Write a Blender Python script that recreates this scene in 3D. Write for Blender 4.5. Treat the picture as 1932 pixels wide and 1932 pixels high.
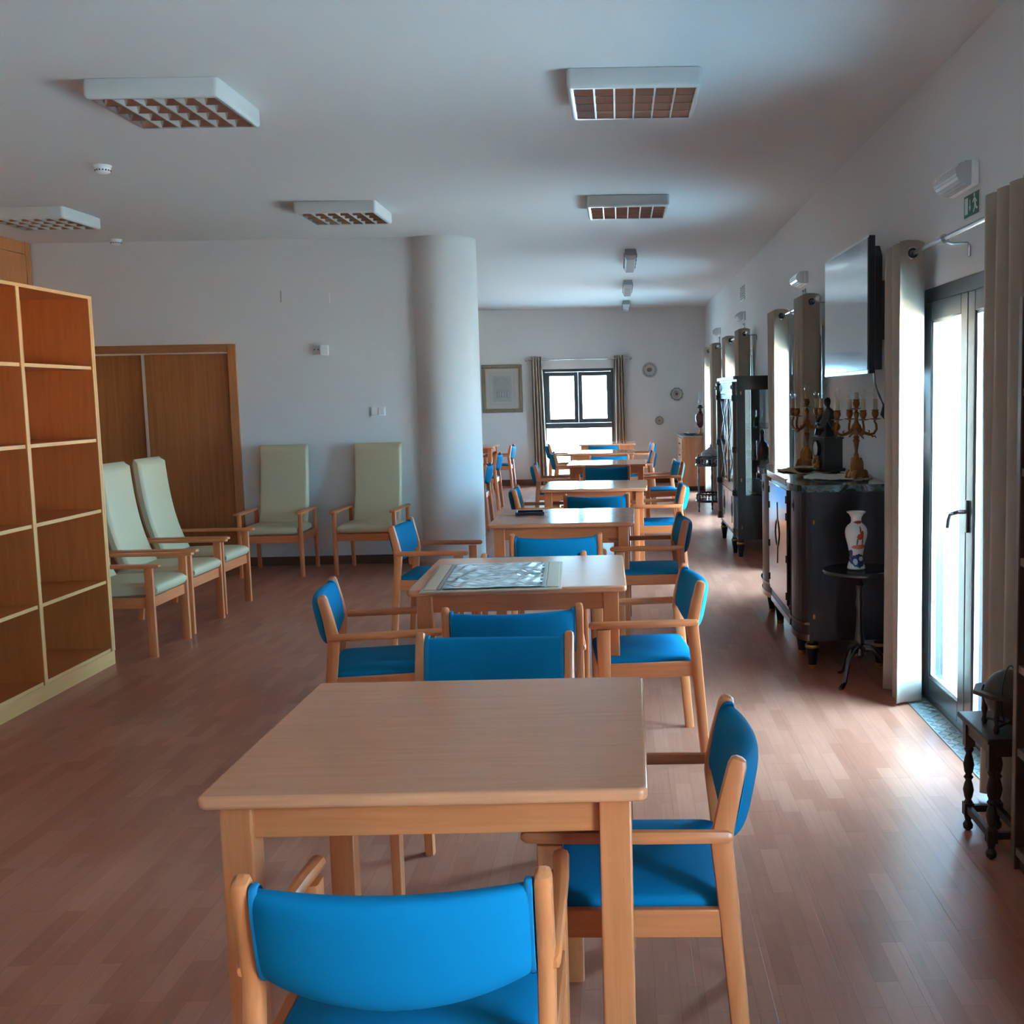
import bpy, bmesh, math, random
from mathutils import Vector, Matrix

for o in list(bpy.data.objects):
    bpy.data.objects.remove(o)
random.seed(7)
S = bpy.context.scene
COL = S.collection
PI = math.pi
R = math.radians

# ------------------------------------------------------------------ camera
cd = bpy.data.cameras.new('camera')
cam = bpy.data.objects.new('camera', cd)
COL.objects.link(cam)
_yaw, _pitch, _roll = 0.0163202, 0.1047655, 0.0191685
fw = Vector((math.sin(_yaw) * math.cos(_pitch), math.cos(_yaw) * math.cos(_pitch), -math.sin(_pitch)))
rt = Vector((math.cos(_yaw), -math.sin(_yaw), 0))
dn = fw.cross(rt)
r2 = math.cos(_roll) * rt + math.sin(_roll) * dn
d2 = -math.sin(_roll) * rt + math.cos(_roll) * dn
mw = Matrix((r2, -d2, -fw)).transposed().to_4x4()
mw.translation = Vector((0, 0, 1.53))
cam.matrix_world = mw
cd.sensor_width = 36.0
cd.sensor_fit = 'HORIZONTAL'
cd.lens = 2120.0 / 1932.0 * 36.0
cd.shift_x = (966.0 - 1205.38) / 1932.0
cd.shift_y = 0.0
cd.clip_start = 0.05
cd.clip_end = 200
S.camera = cam

# ------------------------------------------------------------------ light
S.view_settings.view_transform = 'Standard'
S.view_settings.look = 'None'
S.view_settings.gamma = 1.0
S.view_settings.use_curve_mapping = False
S.view_settings.exposure = 1.78
SKY = (0.33, 0.69, 1.0)
SKY_STRENGTH = 16.5
w = bpy.data.worlds.new('sky')
S.world = w
w.use_nodes = True
bg = w.node_tree.nodes['Background']
bg.inputs['Color'].default_value = (*SKY, 1)
bg.inputs['Strength'].default_value = SKY_STRENGTH
sd = bpy.data.lights.new('sun', 'SUN')
sd.energy = 78.0
sd.color = (1.0, 0.83, 0.57)
sd.angle = R(0.6)
sun = bpy.data.objects.new('sun', sd)
COL.objects.link(sun)
sun.rotation_euler = Vector((0.42, 0.55, -0.85)).to_track_quat('-Z', 'Y').to_euler()
try:
    S.cycles.use_denoising = True
    S.cycles.max_bounces = 10
    S.cycles.diffuse_bounces = 6
    S.cycles.glossy_bounces = 4
    S.cycles.transparent_max_bounces = 12
    S.cycles.caustics_reflective = False
    S.cycles.caustics_refractive = False
    S.cycles.sample_clamp_indirect = 6.0
except Exception:
    pass

H = 2.985          # ceiling height
XW = 1.5           # inner face of the right wall
XL = -5.75          # inner face of the left wall
YF = 19.3          # inner face of the far wall
YB = 10.45         # face of the partition with the sliding door
YN = -6.0          # wall behind the photographer
DOORS = [4.795, 8.98, 13.25, 16.75, 0.5, -3.8]
DW = 0.725         # half width of a door opening


def portal(name, loc, rot, sx, sz):
    ld = bpy.data.lights.new(name, 'AREA')
    ld.shape = 'RECTANGLE'
    ld.size = sx
    ld.size_y = sz
    ld.cycles.is_portal = True
    o = bpy.data.objects.new(name, ld)
    COL.objects.link(o)
    o.location = loc
    o.rotation_euler = rot


for yc in DOORS:
    portal('sky_portal', (1.85, yc, 1.0), (0, R(90), 0), 2.0, 2 * DW)
portal('sky_portal', (-0.68, YF + 0.36, 1.04), (R(-90), 0, 0), 1.2, 1.9)


# ------------------------------------------------------------------ materials
def _mat(name):
    m = bpy.data.materials.new(name)
    m.use_nodes = True
    nt = m.node_tree
    return m, nt, nt.nodes['Principled BSDF']


def plain(name, col, rough=0.6, metal=0.0, var=0.06, scale=6.0, bump=0.0, bscale=120.0, spec=0.5, coat=0.0, sheen=0.0):
    m, nt, b = _mat(name)
    b.inputs['Roughness'].default_value = rough
    b.inputs['Metallic'].default_value = metal
    b.inputs['Specular IOR Level'].default_value = spec
    b.inputs['Coat Weight'].default_value = coat
    b.inputs['Coat Roughness'].default_value = 0.15
    b.inputs['Sheen Weight'].default_value = sheen
    tc = nt.nodes.new('ShaderNodeTexCoord')
    n = nt.nodes.new('ShaderNodeTexNoise')
    n.inputs['Scale'].default_value = scale
    n.inputs['Detail'].default_value = 4
    nt.links.new(tc.outputs['Object'], n.inputs['Vector'])
    mix = nt.nodes.new('ShaderNodeMix')
    mix.data_type = 'RGBA'
    mix.inputs['A'].default_value = (*[c * (1 - var) for c in col], 1)
    mix.inputs['B'].default_value = (*[min(1, c * (1 + var)) for c in col], 1)
    nt.links.new(n.outputs['Fac'], mix.inputs['Factor'])
    nt.links.new(mix.outputs['Result'], b.inputs['Base Color'])
    if bump:
        n2 = nt.nodes.new('ShaderNodeTexNoise')
        n2.inputs['Scale'].default_value = bscale
        nt.links.new(tc.outputs['Object'], n2.inputs['Vector'])
        bp = nt.nodes.new('ShaderNodeBump')
        bp.inputs['Strength'].default_value = bump
        bp.inputs['Distance'].default_value = 0.002
        nt.links.new(n2.outputs['Fac'], bp.inputs['Height'])
        nt.links.new(bp.outputs['Normal'], b.inputs['Normal'])
    return m


def wood(name, c1, c2, axis='Z', rough=0.4, scale=14.0, stretch=14.0, coat=0.0, spec=0.5, bump=0.05):
    m, nt, b = _mat(name)
    b.inputs['Roughness'].default_value = rough
    b.inputs['Coat Weight'].default_value = coat
    b.inputs['Coat Roughness'].default_value = 0.12
    b.inputs['Specular IOR Level'].default_value = spec
    tc = nt.nodes.new('ShaderNodeTexCoord')
    mp = nt.nodes.new('ShaderNodeMapping')
    sc = {'X': (1 / stretch, 1, 1), 'Y': (1, 1 / stretch, 1), 'Z': (1, 1, 1 / stretch)}[axis]
    mp.inputs['Scale'].default_value = sc
    nt.links.new(tc.outputs['Object'], mp.inputs['Vector'])
    n = nt.nodes.new('ShaderNodeTexNoise')
    n.inputs['Scale'].default_value = scale * 4
    n.inputs['Detail'].default_value = 6
    n.inputs['Distortion'].default_value = 0.6
    nt.links.new(mp.outputs['Vector'], n.inputs['Vector'])
    rp = nt.nodes.new('ShaderNodeValToRGB')
    rp.color_ramp.elements[0].position = 0.3
    rp.color_ramp.elements[0].color = (*c1, 1)
    rp.color_ramp.elements[1].position = 0.7
    rp.color_ramp.elements[1].color = (*c2, 1)
    nt.links.new(n.outputs['Fac'], rp.inputs['Fac'])
    nt.links.new(rp.outputs['Color'], b.inputs['Base Color'])
    bp = nt.nodes.new('ShaderNodeBump')
    bp.inputs['Strength'].default_value = bump
    bp.inputs['Distance'].default_value = 0.001
    nt.links.new(n.outputs['Fac'], bp.inputs['Height'])
    nt.links.new(bp.outputs['Normal'], b.inputs['Normal'])
    return m


def pane_glass(name, tint=(0.96, 0.98, 0.98), f0=0.045):
    m = bpy.data.materials.new(name)
    m.use_nodes = True
    nt = m.node_tree
    nt.nodes.clear()
    out = nt.nodes.new('ShaderNodeOutputMaterial')
    tr = nt.nodes.new('ShaderNodeBsdfTransparent')
    tr.inputs['Color'].default_value = (*tint, 1)
    gl = nt.nodes.new('ShaderNodeBsdfGlossy')
    gl.inputs['Roughness'].default_value = 0.02
    fr = nt.nodes.new('ShaderNodeLayerWeight')
    fr.inputs['Blend'].default_value = 0.5
    pw = nt.nodes.new('ShaderNodeMath')
    pw.operation = 'POWER'
    pw.inputs[1].default_value = 5.0
    nt.links.new(fr.outputs['Facing'], pw.inputs[0])
    ad = nt.nodes.new('ShaderNodeMath')
    ad.operation = 'MULTIPLY_ADD'
    ad.use_clamp = True
    ad.inputs[1].default_value = 1.0 - f0
    ad.inputs[2].default_value = f0
    nt.links.new(pw.outputs[0], ad.inputs[0])
    mx = nt.nodes.new('ShaderNodeMixShader')
    nt.links.new(ad.outputs[0], mx.inputs['Fac'])
    nt.links.new(tr.outputs[0], mx.inputs[1])
    nt.links.new(gl.outputs[0], mx.inputs[2])
    nt.links.new(mx.outputs[0], out.inputs['Surface'])
    return m


def floor_mat():
    m, nt, b = _mat('laminate_floor')
    L = nt.links
    g = nt.nodes.new('ShaderNodeNewGeometry')
    mp = nt.nodes.new('ShaderNodeMapping')
    mp.inputs['Rotation'].default_value = (0, 0, R(90))
    L.new(g.outputs['Position'], mp.inputs['Vector'])
    br = nt.nodes.new('ShaderNodeTexBrick')
    br.offset = 0.37
    br.inputs['Color1'].default_value = (0.365, 0.124, 0.072, 1)
    br.inputs['Color2'].default_value = (0.475, 0.182, 0.113, 1)
    br.inputs['Mortar'].default_value = (0.32, 0.107, 0.063, 1)
    br.inputs['Scale'].default_value = 1.0
    br.inputs['Mortar Size'].default_value = 0.0008
    br.inputs['Bias'].default_value = 0.0
    br.inputs['Brick Width'].default_value = 0.33
    br.inputs['Row Height'].default_value = 0.19 / 3
    L.new(mp.outputs['Vector'], br.inputs['Vector'])
    mp2 = nt.nodes.new('ShaderNodeMapping')
    mp2.inputs['Scale'].default_value = (30, 2.0, 1)
    L.new(g.outputs['Position'], mp2.inputs['Vector'])
    n = nt.nodes.new('ShaderNodeTexNoise')
    n.inputs['Scale'].default_value = 2.0
    n.inputs['Detail'].default_value = 5
    L.new(mp2.outputs['Vector'], n.inputs['Vector'])
    rp = nt.nodes.new('ShaderNodeValToRGB')
    rp.color_ramp.elements[0].position = 0.25
    rp.color_ramp.elements[0].color = (0.90, 0.90, 0.90, 1)
    rp.color_ramp.elements[1].position = 0.75
    rp.color_ramp.elements[1].color = (1.08, 1.08, 1.08, 1)
    L.new(n.outputs['Fac'], rp.inputs['Fac'])
    mu = nt.nodes.new('ShaderNodeMix')
    mu.data_type = 'RGBA'
    mu.blend_type = 'MULTIPLY'
    mu.inputs['Factor'].default_value = 1.0
    L.new(br.outputs['Color'], mu.inputs['A'])
    L.new(rp.outputs['Color'], mu.inputs['B'])
    L.new(mu.outputs['Result'], b.inputs['Base Color'])
    n3 = nt.nodes.new('ShaderNodeTexNoise')
    n3.inputs['Scale'].default_value = 1.3
    n3.inputs['Detail'].default_value = 5
    L.new(g.outputs['Position'], n3.inputs['Vector'])
    mr = nt.nodes.new('ShaderNodeMapRange')
    b.inputs['Specular IOR Level'].default_value = 0.3
    mr.inputs['To Min'].default_value = 0.26
    mr.inputs['To Max'].default_value = 0.40
    L.new(n3.outputs['Fac'], mr.inputs['Value'])
    L.new(mr.outputs['Result'], b.inputs['Roughness'])
    bp = nt.nodes.new('ShaderNodeBump')
    bp.inputs['Strength'].default_value = 0.06
    bp.inputs['Distance'].default_value = 0.002
    L.new(n.outputs['Fac'], bp.inputs['Height'])
    L.new(bp.outputs['Normal'], b.inputs['Normal'])
    return m


def spots(name, base, blobs, rough=0.2, noise=0.25, nscale=60.0, cols2=None):
    """painted porcelain: blobs (cx, cz, rx, rz, colour) on the object's x/z"""
    m, nt, b = _mat(name)
    L = nt.links
    b.inputs['Roughness'].default_value = rough
    tc = nt.nodes.new('ShaderNodeTexCoord')
    nz = nt.nodes.new('ShaderNodeTexNoise')
    nz.inputs['Scale'].default_value = nscale
    nz.inputs['Detail'].default_value = 3
    L.new(tc.outputs['Object'], nz.inputs['Vector'])
    prev = None
    for (cx, cz, rx, rz, c) in blobs:
        mp = nt.nodes.new('ShaderNodeMapping')
        mp.inputs['Location'].default_value = (-cx / rx, 0, -cz / rz)
        mp.inputs['Scale'].default_value = (1 / rx, 0, 1 / rz)
        L.new(tc.outputs['Object'], mp.inputs['Vector'])
        ln = nt.nodes.new('ShaderNodeVectorMath')
        ln.operation = 'LENGTH'
        L.new(mp.outputs['Vector'], ln.inputs[0])
        ad = nt.nodes.new('ShaderNodeMath')
        ad.operation = 'MULTIPLY_ADD'
        ad.inputs[1].default_value = noise * 6
        ad.inputs[2].default_value = -noise * 3
        L.new(nz.outputs['Fac'], ad.inputs[0])
        sm = nt.nodes.new('ShaderNodeMath')
        sm.operation = 'ADD'
        L.new(ln.outputs['Value'], sm.inputs[0])
        L.new(ad.outputs[0], sm.inputs[1])
        lt = nt.nodes.new('ShaderNodeMath')
        lt.operation = 'LESS_THAN'
        lt.inputs[1].default_value = 1.0
        L.new(sm.outputs[0], lt.inputs[0])
        mx = nt.nodes.new('ShaderNodeMix')
        mx.data_type = 'RGBA'
        mx.inputs['B'].default_value = (*c, 1)
        if prev is None:
            mx.inputs['A'].default_value = (*base, 1)
        else:
            L.new(prev, mx.inputs['A'])
        L.new(lt.outputs[0], mx.inputs['Factor'])
        prev = mx.outputs['Result']
    L.new(prev, b.inputs['Base Color'])
    return m


def marble_mat():
    m, nt, b = _mat('green_marble')
    L = nt.links
    tc = nt.nodes.new('ShaderNodeTexCoord')
    n = nt.nodes.new('ShaderNodeTexNoise')
    n.inputs['Scale'].default_value = 9
    n.inputs['Detail'].default_value = 9
    n.inputs['Distortion'].default_value = 2.5
    L.new(tc.outputs['Object'], n.inputs['Vector'])
    rp = nt.nodes.new('ShaderNodeValToRGB')
    e = rp.color_ramp.elements
    e[0].position = 0.40
    e[0].color = (0.012, 0.022, 0.022, 1)
    e[1].position = 0.60
    e[1].color = (0.035, 0.06, 0.06, 1)
    x = e.new(0.50)
    x.color = (0.085, 0.13, 0.13, 1)
    L.new(n.outputs['Fac'], rp.inputs['Fac'])
    L.new(rp.outputs['Color'], b.inputs['Base Color'])
    b.inputs['Roughness'].default_value = 0.12
    return m


M = {}
M['wall'] = plain('white_plaster', (0.72, 0.72, 0.71), 0.85, var=0.015, scale=1.5, bump=0.06, bscale=180)
M['ceil'] = plain('white_ceiling_paint', (0.70, 0.71, 0.70), 0.8, var=0.012, scale=1.0, bump=0.03)
M['floor'] = floor_mat()
M['subfloor'] = plain('dark_screed', (0.09, 0.05, 0.035), 0.7)
M['skirt'] = wood('brown_skirting', (0.11, 0.05, 0.028), (0.16, 0.075, 0.042), 'X', 0.4)
M['beechX'] = wood('beech_grain_x', (0.56, 0.158, 0.050), (0.67, 0.205, 0.072), 'X', 0.32)
M['beechY'] = wood('beech_grain_y', (0.56, 0.158, 0.050), (0.67, 0.205, 0.072), 'Y', 0.32)
M['beechZ'] = wood('beech_grain_z', (0.56, 0.158, 0.050), (0.67, 0.205, 0.072), 'Z', 0.32)
M['top'] = wood('beech_tabletop', (0.62, 0.225, 0.105), (0.68, 0.26, 0.126), 'X', 0.15, spec=0.4, bump=0.0)
M['blue'] = plain('blue_upholstery', (0.0015, 0.165, 0.325), 0.8, var=0.04, scale=14, bump=0.12, bscale=900, spec=0.1)
M['blue_welt'] = plain('blue_upholstery_edge', (0.002, 0.16, 0.32), 0.7, var=0.04, bump=0.1, bscale=900, spec=0.25)
M['sage'] = plain('sage_vinyl', (0.53, 0.435, 0.27), 0.42, var=0.03, scale=8, bump=0.05, bscale=300)
M['sage_welt'] = plain('sage_vinyl_piping', (0.52, 0.44, 0.29), 0.42)
M['oak'] = wood('bookcase_veneer', (0.46, 0.122, 0.028), (0.54, 0.152, 0.039), 'Z', 0.36, scale=9)
M['oak_edge'] = wood('bookcase_edging', (0.72, 0.36, 0.125), (0.80, 0.42, 0.165), 'Z', 0.4)
M['oak_edgeY'] = wood('bookcase_edging_y', (0.72, 0.36, 0.125), (0.80, 0.42, 0.165), 'Y', 0.4)
M['door'] = wood('sliding_door_veneer', (0.31, 0.108, 0.030), (0.41, 0.158, 0.048), 'Z', 0.38, scale=10, stretch=30)
M['jamb'] = wood('door_frame_wood', (0.40, 0.155, 0.05), (0.48, 0.20, 0.07), 'Z', 0.4)
M['jambX'] = wood('door_frame_wood_x', (0.28, 0.12, 0.045), (0.36, 0.165, 0.065), 'X', 0.4)
M['closet'] = wood('closet_veneer', (0.42, 0.155, 0.05), (0.50, 0.20, 0.068), 'Z', 0.4, scale=8)
M['alu'] = plain('grey_aluminium_frame', (0.055, 0.066, 0.075), 0.28, metal=0.0, var=0.03, coat=0.5)
M['steel'] = plain('brushed_steel', (0.62, 0.63, 0.64), 0.22, metal=1.0, var=0.03)
M['silver'] = plain('silver_trim', (0.75, 0.77, 0.78), 0.3, metal=1.0, var=0.03)
M['chrome_dark'] = plain('dark_metal', (0.10, 0.10, 0.11), 0.3, metal=1.0)
M['glass'] = pane_glass('window_glass')
M['clear'] = pane_glass('clear_thin_glass', (0.96, 0.98, 0.98), 0.06)
M['bulb'] = pane_glass('bulb_glass', (0.93, 0.94, 0.93), 0.16)
M['curtain'] = plain('beige_curtain', (0.42, 0.335, 0.265), 0.85, var=0.04, scale=10, bump=0.12, bscale=500, sheen=0.2, spec=0.2)
M['white'] = plain('white_plastic', (0.88, 0.88, 0.87), 0.4, var=0.02)
M['enamel'] = plain('white_enamel', (0.66, 0.70, 0.69), 0.35, var=0.02)
M['louver'] = plain('satin_louvre', (0.72, 0.72, 0.70), 0.35, metal=0.5, var=0.03)
M['reflector'] = plain('reflector_metal', (0.58, 0.49, 0.43), 0.22, metal=1.0, var=0.05)
M['tube'] = plain('fluorescent_tube', (0.75, 0.75, 0.73), 0.35)
M['grey'] = plain('grey_plastic', (0.30, 0.32, 0.33), 0.45)
M['diffuser'] = plain('ribbed_diffuser', (0.62, 0.65, 0.66), 0.18, var=0.02, coat=0.4)
M['black'] = plain('black_plastic', (0.012, 0.013, 0.018), 0.35)
M['screen'] = plain('tv_screen', (0.012, 0.013, 0.015), 0.06, var=0.0, coat=1.0, spec=1.0)
M['mahog'] = wood('dark_mahogany', (0.011, 0.008, 0.013), (0.024, 0.014, 0.018), 'Z', 0.34, coat=0.12, scale=8, spec=0.3)
M['mahog2'] = wood('dark_mahogany_front', (0.045, 0.020, 0.012), (0.075, 0.034, 0.02), 'Z', 0.10, coat=1.0, scale=6)
M['ebony'] = plain('black_lacquered_wood', (0.012, 0.012, 0.016), 0.2, coat=0.8)
M['walnut'] = wood('dark_walnut', (0.032, 0.016, 0.009), (0.065, 0.032, 0.018), 'Z', 0.5, spec=0.25)
M['walnut_edge'] = wood('walnut_edge', (0.16, 0.095, 0.065), (0.22, 0.135, 0.095), 'Z', 0.45)
M['walnut_in'] = wood('red_brown_board', (0.055, 0.018, 0.010), (0.085, 0.028, 0.015), 'Z', 0.4)
M['brass'] = plain('antique_brass', (0.46, 0.24, 0.075), 0.38, metal=1.0, var=0.2, scale=40)
M['gilt'] = plain('aged_gilt', (0.28, 0.115, 0.032), 0.42, metal=0.85, var=0.25, scale=40, bump=0.5, bscale=90)
M['bronze'] = plain('dark_bronze', (0.030, 0.028, 0.026), 0.3, metal=0.6, var=0.2, scale=30)
M['slate'] = plain('brown_slate', (0.060, 0.050, 0.045), 0.4, var=0.1, scale=20)
M['candle'] = plain('ivory_candle_sleeve', (0.50, 0.40, 0.27), 0.5, var=0.08, scale=40)
M['marble'] = marble_mat()
M['lace'] = plain('cream_lace', (0.62, 0.58, 0.50), 0.85, var=0.12, scale=80, bump=0.5, bscale=200)
M['lace2'] = plain('beige_lace', (0.40, 0.29, 0.17), 0.85, var=0.15, scale=80, bump=0.5, bscale=200)
M['pewter'] = plain('dark_pewter', (0.22, 0.24, 0.25), 0.35, metal=0.5, var=0.1)
M['terracotta'] = plain('pink_render', (0.55, 0.29, 0.27), 0.9, var=0.04, bump=0.1)
M['paving'] = plain('pale_paving', (0.50, 0.49, 0.47), 0.85, var=0.08, scale=2)
M['tread'] = plain('aluminium_tread', (0.30, 0.34, 0.34), 0.35, metal=0.6, var=0.05)
M['green'] = plain('sign_green', (0.012, 0.085, 0.055), 0.5)
M['signwhite'] = plain('sign_white', (0.62, 0.68, 0.62), 0.5)
M['ink'] = plain('dark_ink', (0.03, 0.03, 0.035), 0.5)
M['porcelain'] = plain('white_porcelain', (0.72, 0.70, 0.66), 0.15)
M['redglass'] = plain('ruby_glass', (0.10, 0.006, 0.010), 0.08, coat=1.0)
M['cherry'] = wood('cherry_cabinet', (0.44, 0.16, 0.065), (0.53, 0.215, 0.09), 'Z', 0.28, scale=7)
M['greytop'] = plain('grey_stone_top', (0.20, 0.21, 0.21), 0.25)
M['picframe'] = wood('silver_gilt_frame', (0.16, 0.145, 0.105), (0.25, 0.225, 0.16), 'Z', 0.4)
M['mount'] = plain('cream_mount', (0.46, 0.46, 0.42), 0.7)
M['relief'] = plain('grey_relief', (0.33, 0.35, 0.35), 0.5, var=0.15, scale=50)
M['globe'] = plain('antique_globe', (0.07, 0.04, 0.022), 0.6, var=0.45, scale=25)
M['plywood'] = plain('pale_frame_board', (0.54, 0.36, 0.23), 0.45, var=0.05)
M['greyline'] = plain('grey_border_strip', (0.30, 0.27, 0.22), 0.45)
M['skyblue'] = plain('turquoise_tray', (0.06, 0.13, 0.15), 0.25)
M['navy'] = plain('navy_plastic', (0.012, 0.02, 0.035), 0.3)
M['mirror'] = plain('cabinet_mirror', (0.5, 0.55, 0.55), 0.06, metal=1.0)


def puzzle_mat():
    m, nt, b = _mat('crinkled_picture_sheet')
    L = nt.links
    tc = nt.nodes.new('ShaderNodeTexCoord')
    mp = nt.nodes.new('ShaderNodeMapping')
    mp.inputs['Scale'].default_value = (7, 16, 1)
    L.new(tc.outputs['Object'], mp.inputs['Vector'])
    n = nt.nodes.new('ShaderNodeTexNoise')
    n.inputs['Scale'].default_value = 1.0
    n.inputs['Detail'].default_value = 7
    n.inputs['Distortion'].default_value = 1.6
    L.new(mp.outputs['Vector'], n.inputs['Vector'])
    rp = nt.nodes.new('ShaderNodeValToRGB')
    e = rp.color_ramp.elements
    e[0].position = 0.36
    e[0].color = (0.17, 0.21, 0.22, 1)
    e[1].position = 0.58
    e[1].color = (0.70, 0.74, 0.72, 1)
    L.new(n.outputs['Fac'], rp.inputs['Fac'])
    n2 = nt.nodes.new('ShaderNodeTexNoise')
    n2.inputs['Scale'].default_value = 9.0
    n2.inputs['Detail'].default_value = 1
    L.new(tc.outputs['Object'], n2.inputs['Vector'])
    gt = nt.nodes.new('ShaderNodeMath')
    gt.operation = 'GREATER_THAN'
    gt.inputs[1].default_value = 0.70
    L.new(n2.outputs['Fac'], gt.inputs[0])
    mx = nt.nodes.new('ShaderNodeMix')
    mx.data_type = 'RGBA'
    mx.inputs['B'].default_value = (0.02, 0.30, 0.26, 1)
    L.new(rp.outputs['Color'], mx.inputs['A'])
    L.new(gt.outputs[0], mx.inputs['Factor'])
    L.new(mx.outputs['Result'], b.inputs['Base Color'])
    b.inputs['Roughness'].default_value = 0.22
    b.inputs['Coat Weight'].default_value = 0.6
    bp = nt.nodes.new('ShaderNodeBump')
    bp.inputs['Strength'].default_value = 0.5
    bp.inputs['Distance'].default_value = 0.006
    L.new(n.outputs['Fac'], bp.inputs['Height'])
    L.new(bp.outputs['Normal'], b.inputs['Normal'])
    return m


M['sheet'] = puzzle_mat()
_k = (0.03, 0.045, 0.14)
_r = (0.45, 0.05, 0.02)
M['vase'] = spots('painted_porcelain_vase', (0.70, 0.69, 0.66), [
    (0.0, 0.045, 0.04, 0.034, _k), (0.012, 0.055, 0.012, 0.012, (0.65, 0.66, 0.70)), (-0.018, 0.04, 0.01, 0.016, (0.60, 0.62, 0.68)),
    (0.0, 0.118, 0.036, 0.012, (0.55, 0.17, 0.10)), (0.0, 0.172, 0.018, 0.016, _r), (0.01, 0.19, 0.008, 0.014, _r),
    (-0.014, 0.145, 0.004, 0.02, (0.07, 0.08, 0.10)), (0.014, 0.145, 0.004, 0.02, (0.07, 0.08, 0.10)), (0.0, 0.205, 0.004, 0.02, (0.07, 0.08, 0.10)),
    (-0.035, 0.08, 0.006, 0.022, (0.06, 0.07, 0.12)), (0.035, 0.08, 0.006, 0.022, (0.06, 0.07, 0.12)), (0.0, 0.245, 0.022, 0.008, (0.28, 0.08, 0.06))],
    0.18, 0.10, 120)
M['plate'] = spots('painted_plate', (0.50, 0.49, 0.46), [
    (0, 0, 0.105, 0.105, (0.13, 0.14, 0.13)), (0, 0, 0.098, 0.098, (0.52, 0.51, 0.48)), (0.0, 0.005, 0.045, 0.035, (0.30, 0.16, 0.16)),
    (0.015, 0.012, 0.02, 0.02, (0.16, 0.20, 0.15)), (-0.02, -0.01, 0.02, 0.018, (0.22, 0.14, 0.17))], 0.2, 0.07, 90)
M['plate2'] = spots('painted_scalloped_plate', (0.22, 0.24, 0.20), [
    (0, 0, 0.085, 0.085, (0.50, 0.49, 0.46)), (0, 0, 0.058, 0.058, (0.25, 0.22, 0.22)), (0, 0, 0.05, 0.05, (0.45, 0.42, 0.40)),
    (0, 0, 0.03, 0.026, (0.28, 0.12, 0.12))], 0.2, 0.07, 120)
M['plate3'] = spots('painted_small_plate', (0.16, 0.17, 0.15), [
    (0, 0, 0.058, 0.058, (0.48, 0.47, 0.44)), (0, 0, 0.04, 0.04, (0.20, 0.18, 0.17)), (0, 0, 0.034, 0.034, (0.45, 0.43, 0.41)),
    (0, 0, 0.018, 0.018, (0.24, 0.14, 0.13))], 0.2, 0.05, 150)


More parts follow.
